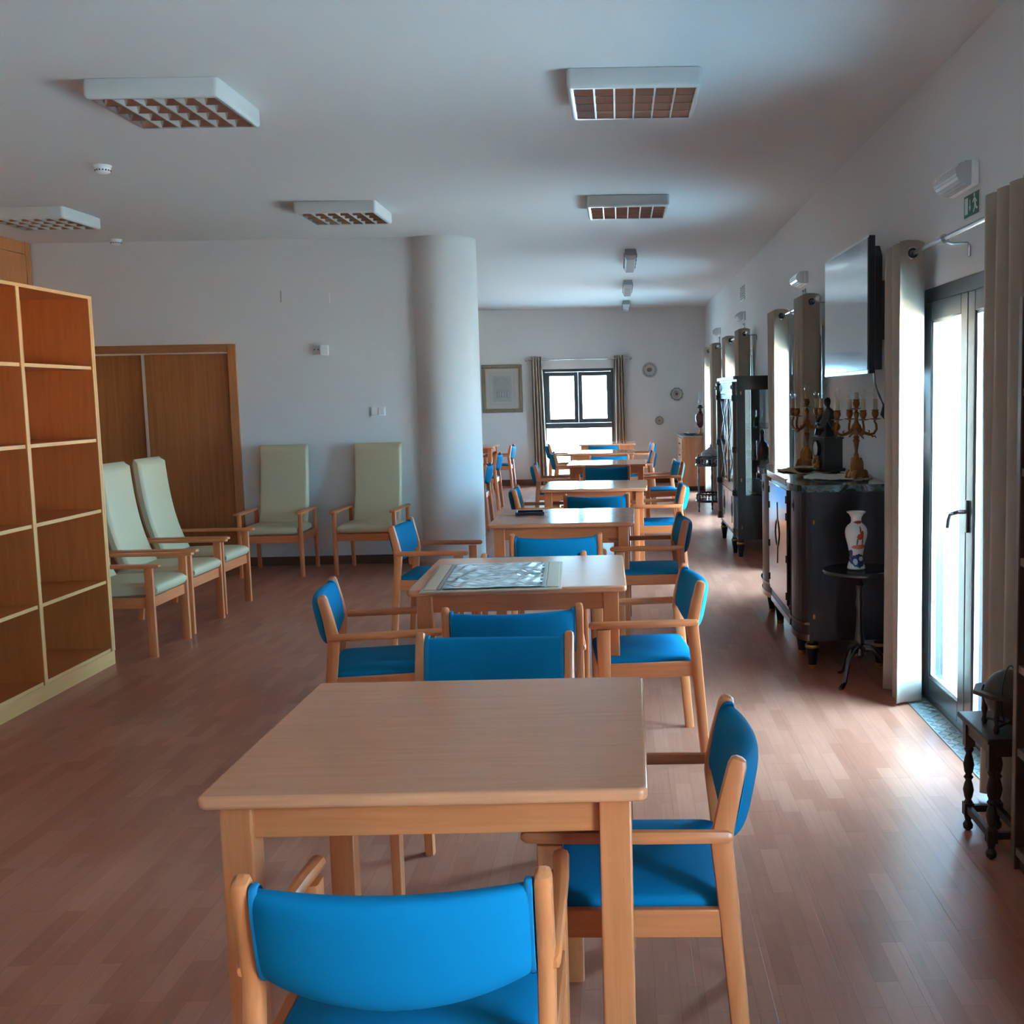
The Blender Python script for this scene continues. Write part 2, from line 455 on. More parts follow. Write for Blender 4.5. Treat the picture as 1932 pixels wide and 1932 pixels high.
# ------------------------------------------------------------------ mesh builder
class MB:
    def __init__(s):
        s.v = []
        s.f = []
        s.sm = []

    def add(s, vs, fs, smooth=False):
        b = len(s.v)
        s.v += [tuple(v) for v in vs]
        s.f += [[b + i for i in f] for f in fs]
        s.sm += [smooth] * len(fs)
        return s

    def box(s, x0, x1, y0, y1, z0, z1, bev=0.0, seg=2, T=None):
        if bev <= 0:
            vs = [Vector((x, y, z)) for z in (z0, z1) for y in (y0, y1) for x in (x0, x1)]
            fs = [(0, 2, 3, 1), (4, 5, 7, 6), (0, 1, 5, 4), (2, 6, 7, 3), (0, 4, 6, 2), (1, 3, 7, 5)]
            if T:
                vs = [T @ v for v in vs]
            return s.add(vs, fs)
        bm = bmesh.new()
        bmesh.ops.create_cube(bm, size=1)
        for v in bm.verts:
            v.co = Vector(((x0 + x1) / 2 + v.co.x * (x1 - x0), (y0 + y1) / 2 + v.co.y * (y1 - y0), (z0 + z1) / 2 + v.co.z * (z1 - z0)))
        bmesh.ops.bevel(bm, geom=bm.edges[:], offset=bev, segments=seg, affect='EDGES', profile=0.5)
        s.bm(bm, T, True)
        return s

    def bm(s, bm, T=None, smooth=True):
        bm.verts.ensure_lookup_table()
        for i, v in enumerate(bm.verts):
            v.index = i
        bm.normal_update()
        k = len(s.sm)
        s.add([(T @ v.co if T else v.co.copy()) for v in bm.verts], [[v.index for v in f.verts] for f in bm.faces], smooth)
        for i, f in enumerate(bm.faces):
            if max(abs(c) for c in f.normal) > .9995:
                s.sm[k + i] = False
        bm.free()

    def grid(s, fn, nu, nv, cu=False, cv=False, smooth=True, capu=False):
        """fn(u, v) with u, v in 0..1"""
        mu = nu if cu else nu + 1
        mv = nv if cv else nv + 1
        vs = [fn(i / nu, j / nv) for i in range(mu) for j in range(mv)]
        fs = []
        for i in range(nu):
            for j in range(nv):
                a, b_ = i, (i + 1) % mu
                c, d = j, (j + 1) % mv
                fs.append((a * mv + c, b_ * mv + c, b_ * mv + d, a * mv + d))
        if capu and not cu:
            fs.append(tuple(range(mv))[::-1] if False else tuple(reversed(range(mv))))
            fs.append(tuple(nu * mv + j for j in range(mv)))
        return s.add(vs, fs, smooth)

    def lathe(s, prof, n=24, c=(0, 0, 0), T=None, cap=True):
        c = Vector(c)
        vs = []
        for (r, z) in prof:
            for k in range(n):
                a = 2 * PI * k / n
                p = Vector((max(r, 1e-4) * math.cos(a), max(r, 1e-4) * math.sin(a), z)) + c
                vs.append(T @ p if T else p)
        m = len(prof)
        fs = [(i * n + k, i * n + (k + 1) % n, (i + 1) * n + (k + 1) % n, (i + 1) * n + k) for i in range(m - 1) for k in range(n)]
        if cap:
            fs.append(tuple(reversed(range(n))))
            fs.append(tuple((m - 1) * n + k for k in range(n)))
        return s.add(vs, fs, True)

    def tube(s, pts, rad, n=8, closed=False):
        pts = [Vector(p) for p in pts]
        m = len(pts)
        rads = rad if isinstance(rad, (list, tuple)) else [rad] * m
        prof = [(math.cos(2 * PI * k / n), math.sin(2 * PI * k / n)) for k in range(n)]
        return s._sweep(pts, [[(a * r, b * r) for a, b in prof] for r in rads], n, closed, True)

    def bar(s, pts, wd, ht, up=(0, 0, 1), rnd=0.35, n=12, smooth=True):
        """rounded rectangular bar swept along pts; wd across, ht along up"""
        pts = [Vector(p) for p in pts]
        m = len(pts)
        wds = wd if isinstance(wd, (list, tuple)) else [wd] * m
        hts = ht if isinstance(ht, (list, tuple)) else [ht] * m
        profs = []
        for a, b in zip(wds, hts):
            r = rnd * min(a, b)
            q = []
            for (sx, sy, a0) in ((1, 1, 0), (-1, 1, 90), (-1, -1, 180), (1, -1, 270)):
                for k in range(3):
                    t = R(a0 + 45 * k)
                    q.append((sx * (a / 2 - r) + r * math.cos(t), sy * (b / 2 - r) + r * math.sin(t)))
            profs.append(q)
        return s._sweep(pts, profs, 12, False, smooth, Vector(up))

    def _sweep(s, pts, profs, n, closed, smooth, up=None):
        m = len(pts)
        vs = []
        pu = None
        for i, p in enumerate(pts):
            if closed:
                t = (pts[(i + 1) % m] - pts[i - 1]).normalized()
            else:
                t = (pts[min(i + 1, m - 1)] - pts[max(i - 1, 0)]).normalized()
            u = up if up is not None else (pu if pu is not None else (Vector((0, 0, 1)) if abs(t.z) < 0.9 else Vector((1, 0, 0))))
            u = (u - t * u.dot(t)).normalized()
            pu = u
            x = t.cross(u)
            # (across, up)
            vs += [p + x * a + u * b for a, b in profs[i]]
        fs = []
        for i in range(m if closed else m - 1):
            a, b = i * n, ((i + 1) % m) * n
            fs += [(a + k, a + (k + 1) % n, b + (k + 1) % n, b + k) for k in range(n)]
        if not closed:
            fs.append(tuple(reversed(range(n))))
            fs.append(tuple((m - 1) * n + k for k in range(n)))
        return s.add(vs, fs, smooth)

    def prism(s, poly, z0, z1, T=None):
        """poly in x, y extruded from z0 to z1"""
        n = len(poly)
        vs = [Vector((x, y, z)) for z in (z0, z1) for x, y in poly]
        if T:
            vs = [T @ v for v in vs]
        fs = [tuple(reversed(range(n))), tuple(range(n, 2 * n))] + [(k, (k + 1) % n, n + (k + 1) % n, n + k) for k in range(n)]
        return s.add(vs, fs)

    def ball(s, c, rx, ry=None, rz=None, n=14, T=None):
        ry = ry or rx
        rz = rz or rx
        c = Vector(c)
        prof = [(math.sin(PI * i / (n // 2)), -math.cos(PI * i / (n // 2))) for i in range(n // 2 + 1)]
        vs = []
        for (r, z) in prof:
            for k in range(n):
                a = 2 * PI * k / n
                p = Vector((max(r, 1e-3) * math.cos(a) * rx, max(r, 1e-3) * math.sin(a) * ry, z * rz)) + c
                vs.append(T @ p if T else p)
        m = len(prof)
        fs = [(i * n + k, i * n + (k + 1) % n, (i + 1) * n + (k + 1) % n, (i + 1) * n + k) for i in range(m - 1) for k in range(n)]
        fs += [tuple(reversed(range(n))), tuple((m - 1) * n + k for k in range(n))]
        return s.add(vs, fs, True)

    def mesh(s, name, mat, sharp=35):
        me = bpy.data.meshes.new(name)
        me.from_pydata(s.v, [], s.f)
        if any(s.sm):
            me.set_sharp_from_angle(angle=R(sharp))
        me.polygons.foreach_set('use_smooth', s.sm)
        me.materials.append(mat)
        bm = bmesh.new()
        bm.from_mesh(me)
        bmesh.ops.recalc_face_normals(bm, faces=bm.faces[:])
        bm.to_mesh(me)
        bm.free()
        me.update()
        return me

    def build(s, name, mat, parent=None, label=None, cat=None, group=None, kind=None, loc=None, rot=None, sharp=35):
        o = bpy.data.objects.new(name, s.mesh(name, mat, sharp))
        COL.objects.link(o)
        if parent is not None:
            o.parent = parent
        if loc is not None:
            o.location = loc
        if rot is not None:
            o.rotation_euler = rot
        tag(o, label, cat, group, kind)
        return o


def tag(o, label=None, cat=None, group=None, kind=None):
    if label:
        o['label'] = label
    if cat:
        o['category'] = cat
    if group:
        o['group'] = group
    if kind:
        o['kind'] = kind
    return o


def thing(name, label, cat, loc=(0, 0, 0), rz=0.0, group=None, kind=None):
    o = bpy.data.objects.new(name, None)
    COL.objects.link(o)
    o.location = loc
    o.rotation_euler = (0, 0, rz)
    o.empty_display_size = 0.1
    return tag(o, label, cat, group, kind)


KIDS = {}


def kids(o):
    return [c for c in bpy.data.objects if c.parent == o]


def dup(root, loc, rz=None, label=None, group=None):
    r = root.copy()
    COL.objects.link(r)
    r.location = loc
    if rz is not None:
        r.rotation_euler = (0, 0, rz)
    if label:
        r['label'] = label
    if group:
        r['group'] = group
    for ch in root.children:
        c = ch.copy()
        COL.objects.link(c)
        c.parent = r
        for g in ch.children:
            d = g.copy()
            COL.objects.link(d)
            d.parent = c
    return r


# ================================================================== THE SETTING
def wall_mesh(a0, a1, z1, holes, depth, put, zmin=0.0):
    """one connected slab along a with rectangular holes (a0, a1, z0, z1)"""
    A = sorted({a0, a1} | {h[0] for h in holes} | {h[1] for h in holes})
    Z = sorted({zmin, z1} | {h[2] for h in holes} | {h[3] for h in holes})
    idx = {}
    mb = MB()

    def vid(i, j, d):
        if (i, j, d) not in idx:
            idx[(i, j, d)] = len(mb.v)
            mb.v.append(tuple(put(A[i], Z[j], depth if d else 0.0)))
        return idx[(i, j, d)]

    def solid(i, j):
        if i < 0 or j < 0 or i >= len(A) - 1 or j >= len(Z) - 1:
            return False
        ca, cz = (A[i] + A[i + 1]) / 2, (Z[j] + Z[j + 1]) / 2
        return not any(h[0] < ca < h[1] and h[2] < cz < h[3] for h in holes)
    for i in range(len(A) - 1):
        for j in range(len(Z) - 1):
            if not solid(i, j):
                continue
            for d in (0, 1):
                mb.f.append([vid(i, j, d), vid(i + 1, j, d), vid(i + 1, j + 1, d), vid(i, j + 1, d)])
            for (di, dj, e) in ((-1, 0, ((0, 0), (0, 1))), (1, 0, ((1, 0), (1, 1))), (0, -1, ((0, 0), (1, 0))), (0, 1, ((0, 1), (1, 1)))):
                if not solid(i + di, j + dj):
                    (p, q), (r_, t) = e
                    mb.f.append([vid(i + p, j + q, 0), vid(i + r_, j + t, 0), vid(i + r_, j + t, 1), vid(i + p, j + q, 1)])
    mb.sm = [False] * len(mb.f)
    return mb


def structure(name, mb, mat, label, cat):
    return mb.build(name, mat, None, label, cat, kind='structure')


DZ = 2.003   # door opening height
wall_mesh(YN - .3, YF, H, [(c - DW, c + DW, -1, DZ) for c in DOORS], 0.3, lambda a, z, d: (XW + d, a, z)).build(
    'wall_right', M['wall'], None, 'long white plaster wall on the right with glazed doors', 'wall', kind='structure')
wall_mesh(XL, XW + 0.3, H, [(-1.285, -0.075, 0.08, 1.975)], 0.3, lambda a, z, d: (a, YF + d, z)).build(
    'wall_far', M['wall'], None, 'white end wall with the dark framed window and plates', 'wall', kind='structure')
SD0, SD1, SDZ = -5.13, -3.565, 1.985
wall_mesh(XL, -1.55, H, [(SD0 - .06, SD1 + .06, -1, SDZ + .06)], 0.22, lambda a, z, d: (a, YB + d, z)).build(
    'wall_partition', M['wall'], None, 'white partition wall with the wooden sliding door', 'wall', kind='structure')
MB().box(XL - .3, XL, YN - .3, YF + .3, 0, H).build('wall_left', M['wall'], None, 'white plaster wall on the left behind the closet', 'wall', kind='structure')
MB().box(XL, XW, YN - .3, YN, 0, H).build('wall_near', M['wall'], None, 'white plaster wall behind the camera', 'wall', kind='structure')
MB().box(XL - .3, XW + .3, YN - .3, YF + .3, H, H + .25).build('ceiling', M['ceil'], None, 'flat white painted ceiling', 'ceiling', kind='structure')
mb = MB()
mb.lathe([(0.315, 0.0), (0.315, H - .0005)], 64, (-1.608, YB + 0.20, 0))
col_o = mb.build('wall_column', M['wall'], None, 'round white column at the end of the partition wall', 'column', kind='structure', sharp=60)

# floor: slab, planks
fl = MB().box(XL - .3, XW + .3, YN - .3, YF + .3, -0.12, -0.0085).build('floor', M['subfloor'], None, 'reddish brown laminate plank floor', 'floor', kind='structure')
PW, PL, GAP = 0.19, 1.26, 0.0003
pm = MB()
vt, vb = 0.0, -0.0084
c_ = 0.0004
for (z, i) in ((vb, 0), (vt - c_ * .5, 0), (vt, c_)):
    pass
x0, x1, y0, y1 = -PW / 2 + GAP / 2, PW / 2 - GAP / 2, -PL / 2 + GAP / 2, PL / 2 - GAP / 2
vs = []
for (z, i) in ((vb, 0), (vt - c_ * .6, 0), (vt, c_)):
    vs += [(x0 + i, y0 + i, z), (x1 - i, y0 + i, z), (x1 - i, y1 - i, z), (x0 + i, y1 - i, z)]
pm.add(vs, [(4, 5, 1, 0), (5, 6, 2, 1), (6, 7, 3, 2), (7, 4, 0, 3), (8, 9, 5, 4), (9, 10, 6, 5), (10, 11, 7, 6), (11, 8, 4, 7), (8, 11, 10, 9)])
plank_mesh = pm.mesh('plank', M['floor'])
cells = []
ncol = int(math.ceil((XW - XL) / PW))
for i in range(ncol):
    xa, xb = XW - (i + 1) * PW, XW - i * PW
    off = (i * 0.417 % 1.0) * PL
    y = YN - off
    while y < YF:
        cells.append((max(xa, XL), xb, max(y, YN), min(y + PL, YF), xa >= XL - 1e-6 and y >= YN and y + PL <= YF))
        y += PL


def seen(cx, cy):
    d = Vector((cx, cy, 0)) - cam.location
    dp = d.dot(fw)
    if dp < 0.3:
        return 1e9
    u = d.dot(r2) / dp * 2120 + 1205.38
    v = d.dot(d2) / dp * 2120 + 966
    if u < -150 or u > 2080 or v > 2350:
        return 1e6 + d.length
    return d.length


whole = sorted([c for c in cells if c[4]], key=lambda c: seen((c[0] + c[1]) / 2, (c[2] + c[3]) / 2))
single = whole[:290]
rest = whole[290:] + [c for c in cells if not c[4]]
for c in single:
    o = bpy.data.objects.new('plank', plank_mesh)
    COL.objects.link(o)
    o.parent = fl
    o.location = ((c[0] + c[1]) / 2, (c[2] + c[3]) / 2, 0)
mb = MB()
g = GAP / 2
for c in rest:
    vs = []
    for (z, i) in ((vb, 0), (vt - c_ * .6, 0), (vt, c_)):
        vs += [(c[0] + g + i, c[2] + g + i, z), (c[1] - g - i, c[2] + g + i, z), (c[1] - g - i, c[3] - g - i, z), (c[0] + g + i, c[3] - g - i, z)]
    mb.add(vs, [(4, 5, 1, 0), (5, 6, 2, 1), (6, 7, 3, 2), (7, 4, 0, 3), (8, 9, 5, 4), (9, 10, 6, 5), (10, 11, 7, 6), (11, 8, 4, 7), (8, 11, 10, 9)])
mb.build('plank_remainder', M['floor'], fl, kind='stuff')

# baseboards
MB().box(-3.5, -1.88, YB - .016, YB, 0, .083, .004).build('baseboard_partition', M['skirt'], None, 'brown wooden skirting along the partition wall', 'baseboard', kind='structure')
MB().box(XL, XW, YF - .016, YF, 0, .105, .004).build('baseboard_far', M['skirt'], None, 'brown wooden skirting along the end wall', 'baseboard', kind='structure')
dd = sorted(DOORS)
edges = [YN] + [e for c in dd for e in (c - DW, c + DW)] + [YF - .02]
wallp = MB()
for k in range(0, len(edges), 2):
    wallp.box(XW - .014, XW, edges[k] + .005, edges[k + 1] - .005, 0, .083, .003)
wallp.build('baseboard_right', M['skirt'], None, 'brown wooden skirting along the right wall', 'baseboard', kind='structure')

# outside
MB().box(-60, 80, -60, 90, -0.30, -0.13).build('ground', M['paving'], None, 'pale outdoor paving beyond the glass doors', 'ground', kind='structure')
MB().box(XW + .3, 9.0, YN - 4, YF + 8, -0.13, -0.04).build('ground_terrace', M['paving'], None, 'pale terrace outside the glass doors', 'terrace', kind='structure')
for n_, yc in enumerate(DOORS):
    rv = MB().box(XW + .079, XW + .302, yc + DW - .012, yc + DW, -.04, DZ).box(XW + .079, XW + .302, yc - DW, yc - DW + .012, -.04, DZ)
    rv.build('trim_%d' % (n_ + 11), M['terracotta'], None, 'pink rendered outer reveal of glass door number %d' % (n_ + 1), 'reveal', kind='structure')
# threshold strip
for n_, yc in enumerate(DOORS[:4]):
    tr = MB().box(1.385, 1.492, yc - DW - .02, yc + DW, -.002, .004, .001).build('trim_%d' % (n_ + 1), M['tread'], None,
        ['aluminium tread plate at the nearest glass door', 'aluminium tread plate at the second glass door', 'aluminium tread plate at the third glass door', 'aluminium tread plate at the farthest glass door'][n_], 'threshold', kind='structure')
    lug = MB()
    k = 0
    y = yc - DW + .01
    while y < yc + DW - .04:
        for i in range(3):
            a = R(45 if (k + i) % 2 else -45)
            cx, cy = 1.405 + i * .033, y + .015
            dx, dy = .017 * math.cos(a), .017 * math.sin(a)
            px, py = -.003 * math.sin(a), .003 * math.cos(a)
            lug.add([(cx - dx - px, cy - dy - py, .0035), (cx + dx - px, cy + dy - py, .0035), (cx + dx + px, cy + dy + py, .0035), (cx - dx + px, cy - dy + py, .0035),
                     (cx - dx, cy - dy, .006), (cx + dx, cy + dy, .006)], [(0, 1, 5, 4), (2, 3, 4, 5), (1, 2, 5), (3, 0, 4)])
        y += .033
        k += 1
    lug.build('tread_lugs', M['tread'], tr, kind='stuff')


# glazed doors
def glazed_door(n, yc):
    d = thing('door_%d' % n, ['nearest glazed double door in dark grey aluminium, beside the curtains', 'second glazed double door, beyond the television',
                              'third glazed double door, beyond the display cabinet', 'farthest glazed double door, by the end wall', 'glazed double door beside the camera',
                              'glazed double door behind the camera'][n - 1], 'door', (XW, yc, 0), kind='structure')
    f = MB()
    W, T = DW, .07
    f.box(-.004, .075, -W, -W + T, 0, DZ, .003).box(-.004, .075, W - T, W, 0, DZ, .003)
    f.box(-.004, .075, -W + T, W - T, DZ - .065, DZ, .003).box(-.004, .075, -W + T, W - T, 0, .035, .003)
    f.build('frame', M['alu'], d)
    for s_ in (-1, 1):
        a, b = (.004, W - T - .003) if s_ > 0 else (-W + T + .003, -.004)
        L = .092
        m = MB()
        m.box(-.012, .06, a, a + L, .038, DZ - .068, .004).box(-.012, .06, b - L, b, .038, DZ - .068, .004)
        m.box(-.012, .06, a + L, b - L, DZ - .068 - L * .95, DZ - .068, .004).box(-.012, .06, a + L, b - L, .038, .038 + L, .004)
        lf = m.build('leaf', M['alu'], d)
        g0, g1, h0, h1 = a + L, b - L, .038 + L, DZ - .068 - L * .95
        MB().box(.02, .026, g0, g1, h0, h1).build('pane', M['glass'], lf)
        # bright glazing beads
        q = MB()
        for (p0, p1, r0, r1) in ((g0, g0 + .012, h0, h1), (g1 - .012, g1, h0, h1), (g0, g1, h0, h0 + .012), (g0, g1, h1 - .012, h1)):
            q.box(-.004, .018, p0, p1, r0, r1)
        q.build('glazing_bead', M['silver'], lf)
    if n <= 4:
        hd = MB().box(-.022, -.012, -.045, -.018, .91, 1.05, .004).build('handle_plate', M['chrome_dark'], d)
        MB().tube([(-.02, -.03, 1.0), (-.055, -.03, 1.0), (-.065, -.022, .995), (-.068, .03, .985), (-.066, .07, .955), (-.066, .085, .92)], [.009, .009, .009, .009, .008, .007], 8).build('lever', M['chrome_dark'], hd)
    return d


for n_, yc in enumerate(DOORS):
    glazed_door(n_ + 1, yc)

# far window
wn = thing('window_1', 'dark framed window in the end wall with two casements over a fixed pane', 'window', (-.68, YF, 0), kind='structure')
f = MB()
X0, X1, Z0, Z1, ZM = -.605, .605, .08, 1.975, 1.01
f.box(X0, X0 + .05, 0, .08, Z0, Z1, .003).box(X1 - .05, X1, 0, .08, Z0, Z1, .003)
f.box(X0 + .05, X1 - .05, 0, .08, Z1 - .05, Z1, .003).box(X0 + .05, X1 - .05, 0, .08, Z0, Z0 + .05, .003).box(X0 + .05, X1 - .05, 0, .08, ZM - .045, ZM + .045, .003)
f.build('frame', M['alu'], wn)
for s_ in (0, 1):
    a, b = (X0 + .05, -.001) if s_ == 0 else (.001, X1 - .05)
    L = .07
    m = MB()
    m.box(-.012, .06, a, b, 0, 1) if False else None
    z0, z1 = ZM + .047, Z1 - .052
    m.box(a, a + L, -.012, .06, z0, z1, .003).box(b - L, b, -.012, .06, z0, z1, .003).box(a + L, b - L, -.012, .06, z0, z0 + L, .003).box(a + L, b - L, -.012, .06, z1 - L, z1, .003)
    cs = m.build('casement', M['alu'], wn)
    MB().box(a + L, b - L, .02, .026, z0 + L, z1 - L).build('pane', M['glass'], cs)
    if s_ == 0:
        MB().box(-.022, -.008, -.03, -.012, 1.42, 1.54, .003).bar([(-.015, -.035, 1.5), (-.015, -.04, 1.42), (-.015, -.04, 1.36)], .014, .01).build('handle', M['chrome_dark'], cs)
MB().box(X0 + .05, X1 - .05, .03, .036, Z0 + .05, ZM - .045).build('pane', M['glass'], wn)

# sliding door in the partition
d7 = thing('door_7', 'brown wooden two-panel sliding door in the partition wall', 'door', (0, YB, 0), kind='structure')
MB().box(SD1, SD1 + .075, -.018, .10, 0, SDZ + .07, .004).build('jamb', M['jamb'], d7)
MB().box(SD0 - .075, SD0, -.018, .10, 0, SDZ + .07, .004).build('jamb', M['jamb'], d7)
MB().box(SD0, SD1, -.018, .10, SDZ, SDZ + .07, .004).build('head_trim', M['jambX'], d7)
MB().box(SD0, SD1, .005, .03, SDZ - .014, SDZ, .002).build('track', M['silver'], d7)
XM = -4.345
p = MB().box(XM - .005, SD1, .032, .062, .01, SDZ - .014, .003).build('door_panel', M['door'], d7)
p = MB().box(SD0, XM + .06, .066, .096, .01, SDZ - .014, .003).build('door_panel', M['door'], d7)
MB().box(XM - .022, XM + .004, .022, .045, .01, SDZ - .014, .003).build('edge_strip', M['silver'], d7)


# ================================================================== BLUE ARMCHAIRS
def make_chair():
    t = thing('dining_armchair', 'x', 'chair')
    bz = M['beechZ']
    for s_ in (-1, 1):
        x = .245 * s_
        # rear leg with back post
        MB().bar([(x, -.252, 0), (x, -.236, .20), (x, -.216, .44), (x, -.203, .57), (x, -.206, .60), (x, -.22, .67), (x, -.238, .745), (x, -.241, .757), (x, -.243, .762)],
                 [.031] * 7 + [.026, .012], [.040, .042, .046, .048, .047, .044, .040, .032, .016], up=(0, 1, 0), rnd=.3).build('leg', bz, t)
        MB().bar([(x, .165, 0), (x, .165, .574)], .030, [.046, .056], up=(0, 1, 0), rnd=.25).build('leg', bz, t)
        xa = .258 * s_
        MB().bar([(xa, -.226, .592), (xa, -.216, .592), (xa, -.05, .592), (xa - .004 * s_, .12, .592), (xa - .010 * s_, .214, .592), (xa - .011 * s_, .226, .592)],
                 [.012, .023, .024, .030, .034, .018], [.016, .030, .032, .032, .030, .014], rnd=.45).build('armrest', M['beechY'], t)
        MB().box(x - .011, x + .011, -.2, .14, .366, .428, .003).build('rail', M['beechY'], t)
    MB().box(-.23, .23, .152, .174, .366, .428, .003).build('rail', M['beechX'], t)
    MB().box(-.23, .23, -.222, -.2, .366, .428, .003).build('rail', M['beechX'], t)

    # seat cushion: rounded pad
    def seat(u, v):
        a = 2 * PI * u
        c, s2 = math.cos(a), math.sin(a)
        e = .16
        px = math.copysign(abs(c) ** e, c) * .231
        py = math.copysign(abs(s2) ** e, s2) * .205 - .012
        k = [(0.0, .408), (.93, .408), (.985, .412), (1.0, .424), (.985, .438), (.93, .446), (.7, .4515), (.35, .454), (0.0, .455)]
        i = min(int(v * 8 + 1e-6), 8)
        return (px * k[i][0], py * k[i][0], k[i][1])
    MB().grid(seat, 40, 8, cu=True).build('seat', M['blue'], t, sharp=50)

    # backrest pad: wraps round, bowed backwards and deeper in the middle
    def back(u, v, end=False):
        q = 2 * u - 1
        x = q * .2275
        m = 1 - q * q
        zt, zb = .742 - .006 * m, .578 - .052 * m ** .9
        h = (zt - zb) / 2
        zc = (zt + zb) / 2
        th = .021 + .014 * m ** .5
        a = 2 * PI * v
        c, s2 = math.cos(a), math.sin(a)
        ny = math.copysign(abs(c) ** .75, c) * th
        nz = math.copysign(abs(s2) ** .55, s2) * h
        yc = -.203 - (zc + nz - .57) * .2 - .034 * m - .004
        return (x, yc + ny, zc + nz)
    b = MB().grid(back, 26, 28, cv=True, capu=True).build('backrest', M['blue'], t, sharp=50)
    for s_ in (-1, 1):
        def welt(u, v, s_=s_):
            p0 = Vector(back(0.0 if s_ < 0 else 1.0, v))
            pc = Vector(back(0.0 if s_ < 0 else 1.0, 0)) * .5 + Vector(back(0.0 if s_ < 0 else 1.0, .5)) * .5
            d = p0 - pc
            k = [(1.06, -.0125), (1.10, -.010), (1.12, -.004), (1.10, .001), (1.0, .002)][min(int(u * 4 + 1e-6), 4)]
            q = pc + d * k[0]
            return (q.x + s_ * k[1], q.y, q.z)
        MB().grid(welt, 4, 28, cv=True).build('backrest_piping', M['blue_welt'], b)
    return t


G_CH = 'blue dining armchairs around the tables'
CH = [
    (-.385, 2.005, 0, 'blue armchair in front of the nearest bare table, its back to the camera'),
    (.010, 2.565, 87.3, 'blue armchair pushed in at the right side of the nearest bare table'),
    (-.435, 3.40, 176.8, 'blue armchair on the far side of the nearest table, facing the camera'),
    (-.424, 4.33, 4.3, 'blue armchair at the near side of the table with the framed sheet'),
    (-.99, 4.676, -80.3, 'blue armchair at the left of the table with the framed sheet'),
    (.065, 4.78, 94.4, 'blue armchair at the right of the table with the framed sheet'),
    (-1.14, 7.02, -93, 'blue armchair in front of the round column, left of the table with the tray'),
    (-.425, 5.275, 182, 'blue armchair on the far side of the table with the framed sheet'),
    (-.36, 6.50, -1.3, 'blue armchair at the near side of the table with the black tray'),
    (.15, 7.04, 91.5, 'blue armchair at the right of the table with the black tray'),
    (-.186, 9.01, 0, 'blue armchair with its back to the camera before the fourth table'),
    (-.65, 9.54, -88, 'dark shaded blue armchair left of the fourth table'),
    (.295, 9.60, 90, 'blue armchair at the right of the fourth table'),
    (-.157, 12.5, 3, 'blue armchair with its back to the camera before the fifth table'),
    (-.72, 12.79, -87, 'blue armchair at the left of the fifth table'),
    (.44, 12.9, 98, 'blue armchair at the right of the fifth table, near the cherry cabinet'),
    (-.147, 14.66, 3, 'blue armchair with its back to the camera before the sixth table'),
    (-.65, 15.3, -85, 'dark blue armchair against the window light left of the sixth table'),
    (.21, 15.2, 92, 'blue armchair at the right of the sixth table'),
    (-.25, 17.68, 0, 'blue armchair with its back to the camera before the farthest table'),
    (-.88, 17.9, -85, 'farthest blue armchair left of the last table, before the window'),
    (.29, 17.9, 92, 'farthest blue armchair at the right of the last table'),
    (-1.77, 13.06, 90, 'nearest of the three blue armchairs just right of the column'),
    (-1.90, 15.43, 90, 'middle of the three blue armchairs just right of the column'),
    (-1.96, 18.1, 90, 'farthest of the three blue armchairs right of the column, at the side table'),
]
proto = make_chair()
for i, (x, y, a, lb) in enumerate(CH):
    if i == 0:
        proto.location = (x, y, 0)
        proto.rotation_euler = (0, 0, R(a))
        tag(proto, lb, None, G_CH)
    else:
        dup(proto, (x, y, 0), R(a), lb, G_CH)


# ================================================================== TABLES
def make_table():
    t = thing('dining_table', 'x', 'table')
    h = .45
    m = MB()
    bm = bmesh.new()
    bmesh.ops.create_cube(bm, size=1)
    for v in bm.verts:
        v.co = Vector((v.co.x * 2 * h, v.co.y * 2 * h, .736 + v.co.z * .028))
    ve = [e for e in bm.edges if abs(e.verts[0].co.z - e.verts[1].co.z) > .01]
    bmesh.ops.bevel(bm, geom=ve, offset=.02, segments=4, affect='EDGES', profile=.5)
    he = [e for e in bm.edges if abs(e.verts[0].co.z - e.verts[1].co.z) < .001 and len(e.link_faces) == 2 and any(len(f.verts) > 6 for f in e.link_faces)]
    bmesh.ops.bevel(bm, geom=he, offset=.009, segments=3, affect='EDGES', profile=.5)
    m.bm(bm)
    m.build('tabletop', M['top'], t, sharp=40)
    for sx in (-1, 1):
        for sy in (-1, 1):
            a, b = sx * .416, sx * .350
            c, d = sy * .416, sy * .350
            MB().box(min(a, b), max(a, b), min(c, d), max(c, d), 0, .722, .005).build('leg', M['beechZ'], t)
    for s_ in (-1, 1):
        a, b = s_ * .40, s_ * .376
        MB().box(-.351, .351, min(a, b), max(a, b), .646, .722, .002).build('apron', M['beechX'], t)
        MB().box(min(a, b), max(a, b), -.351, .351, .646, .722, .002).build('apron', M['beechY'], t)
    return t


TB = [
    (-.402, 2.615, -.6, 'nearest square beech table with a bare top'),
    (-.437, 4.995, 0.8, 'square beech table carrying the framed crinkled sheet'),
    (-.360, 7.30, -1.2, 'square beech table carrying the small black tray'),
    (-.212, 9.79, -1.5, 'fourth square beech table from the camera, shining from the window'),
    (-.138, 13.0, -1.5, 'fifth square beech table from the camera, below the framed picture'),
    (-.235, 15.50, -1.5, 'sixth square beech table from the camera, near the window'),
    (-.185, 18.22, -1, 'farthest square beech table, directly before the end window'),
    (-2.42, 18.1, 0, 'square beech table half hidden behind the round column'),
]
tp = make_table()
for i, (x, y, a, lb) in enumerate(TB):
    if i == 0:
        tp.location = (x, y, 0)
        tp.rotation_euler = (0, 0, R(a))
        tag(tp, lb, None, 'square beech dining tables')
    else:
        dup(tp, (x, y, 0), R(a), lb, 'square beech dining tables')

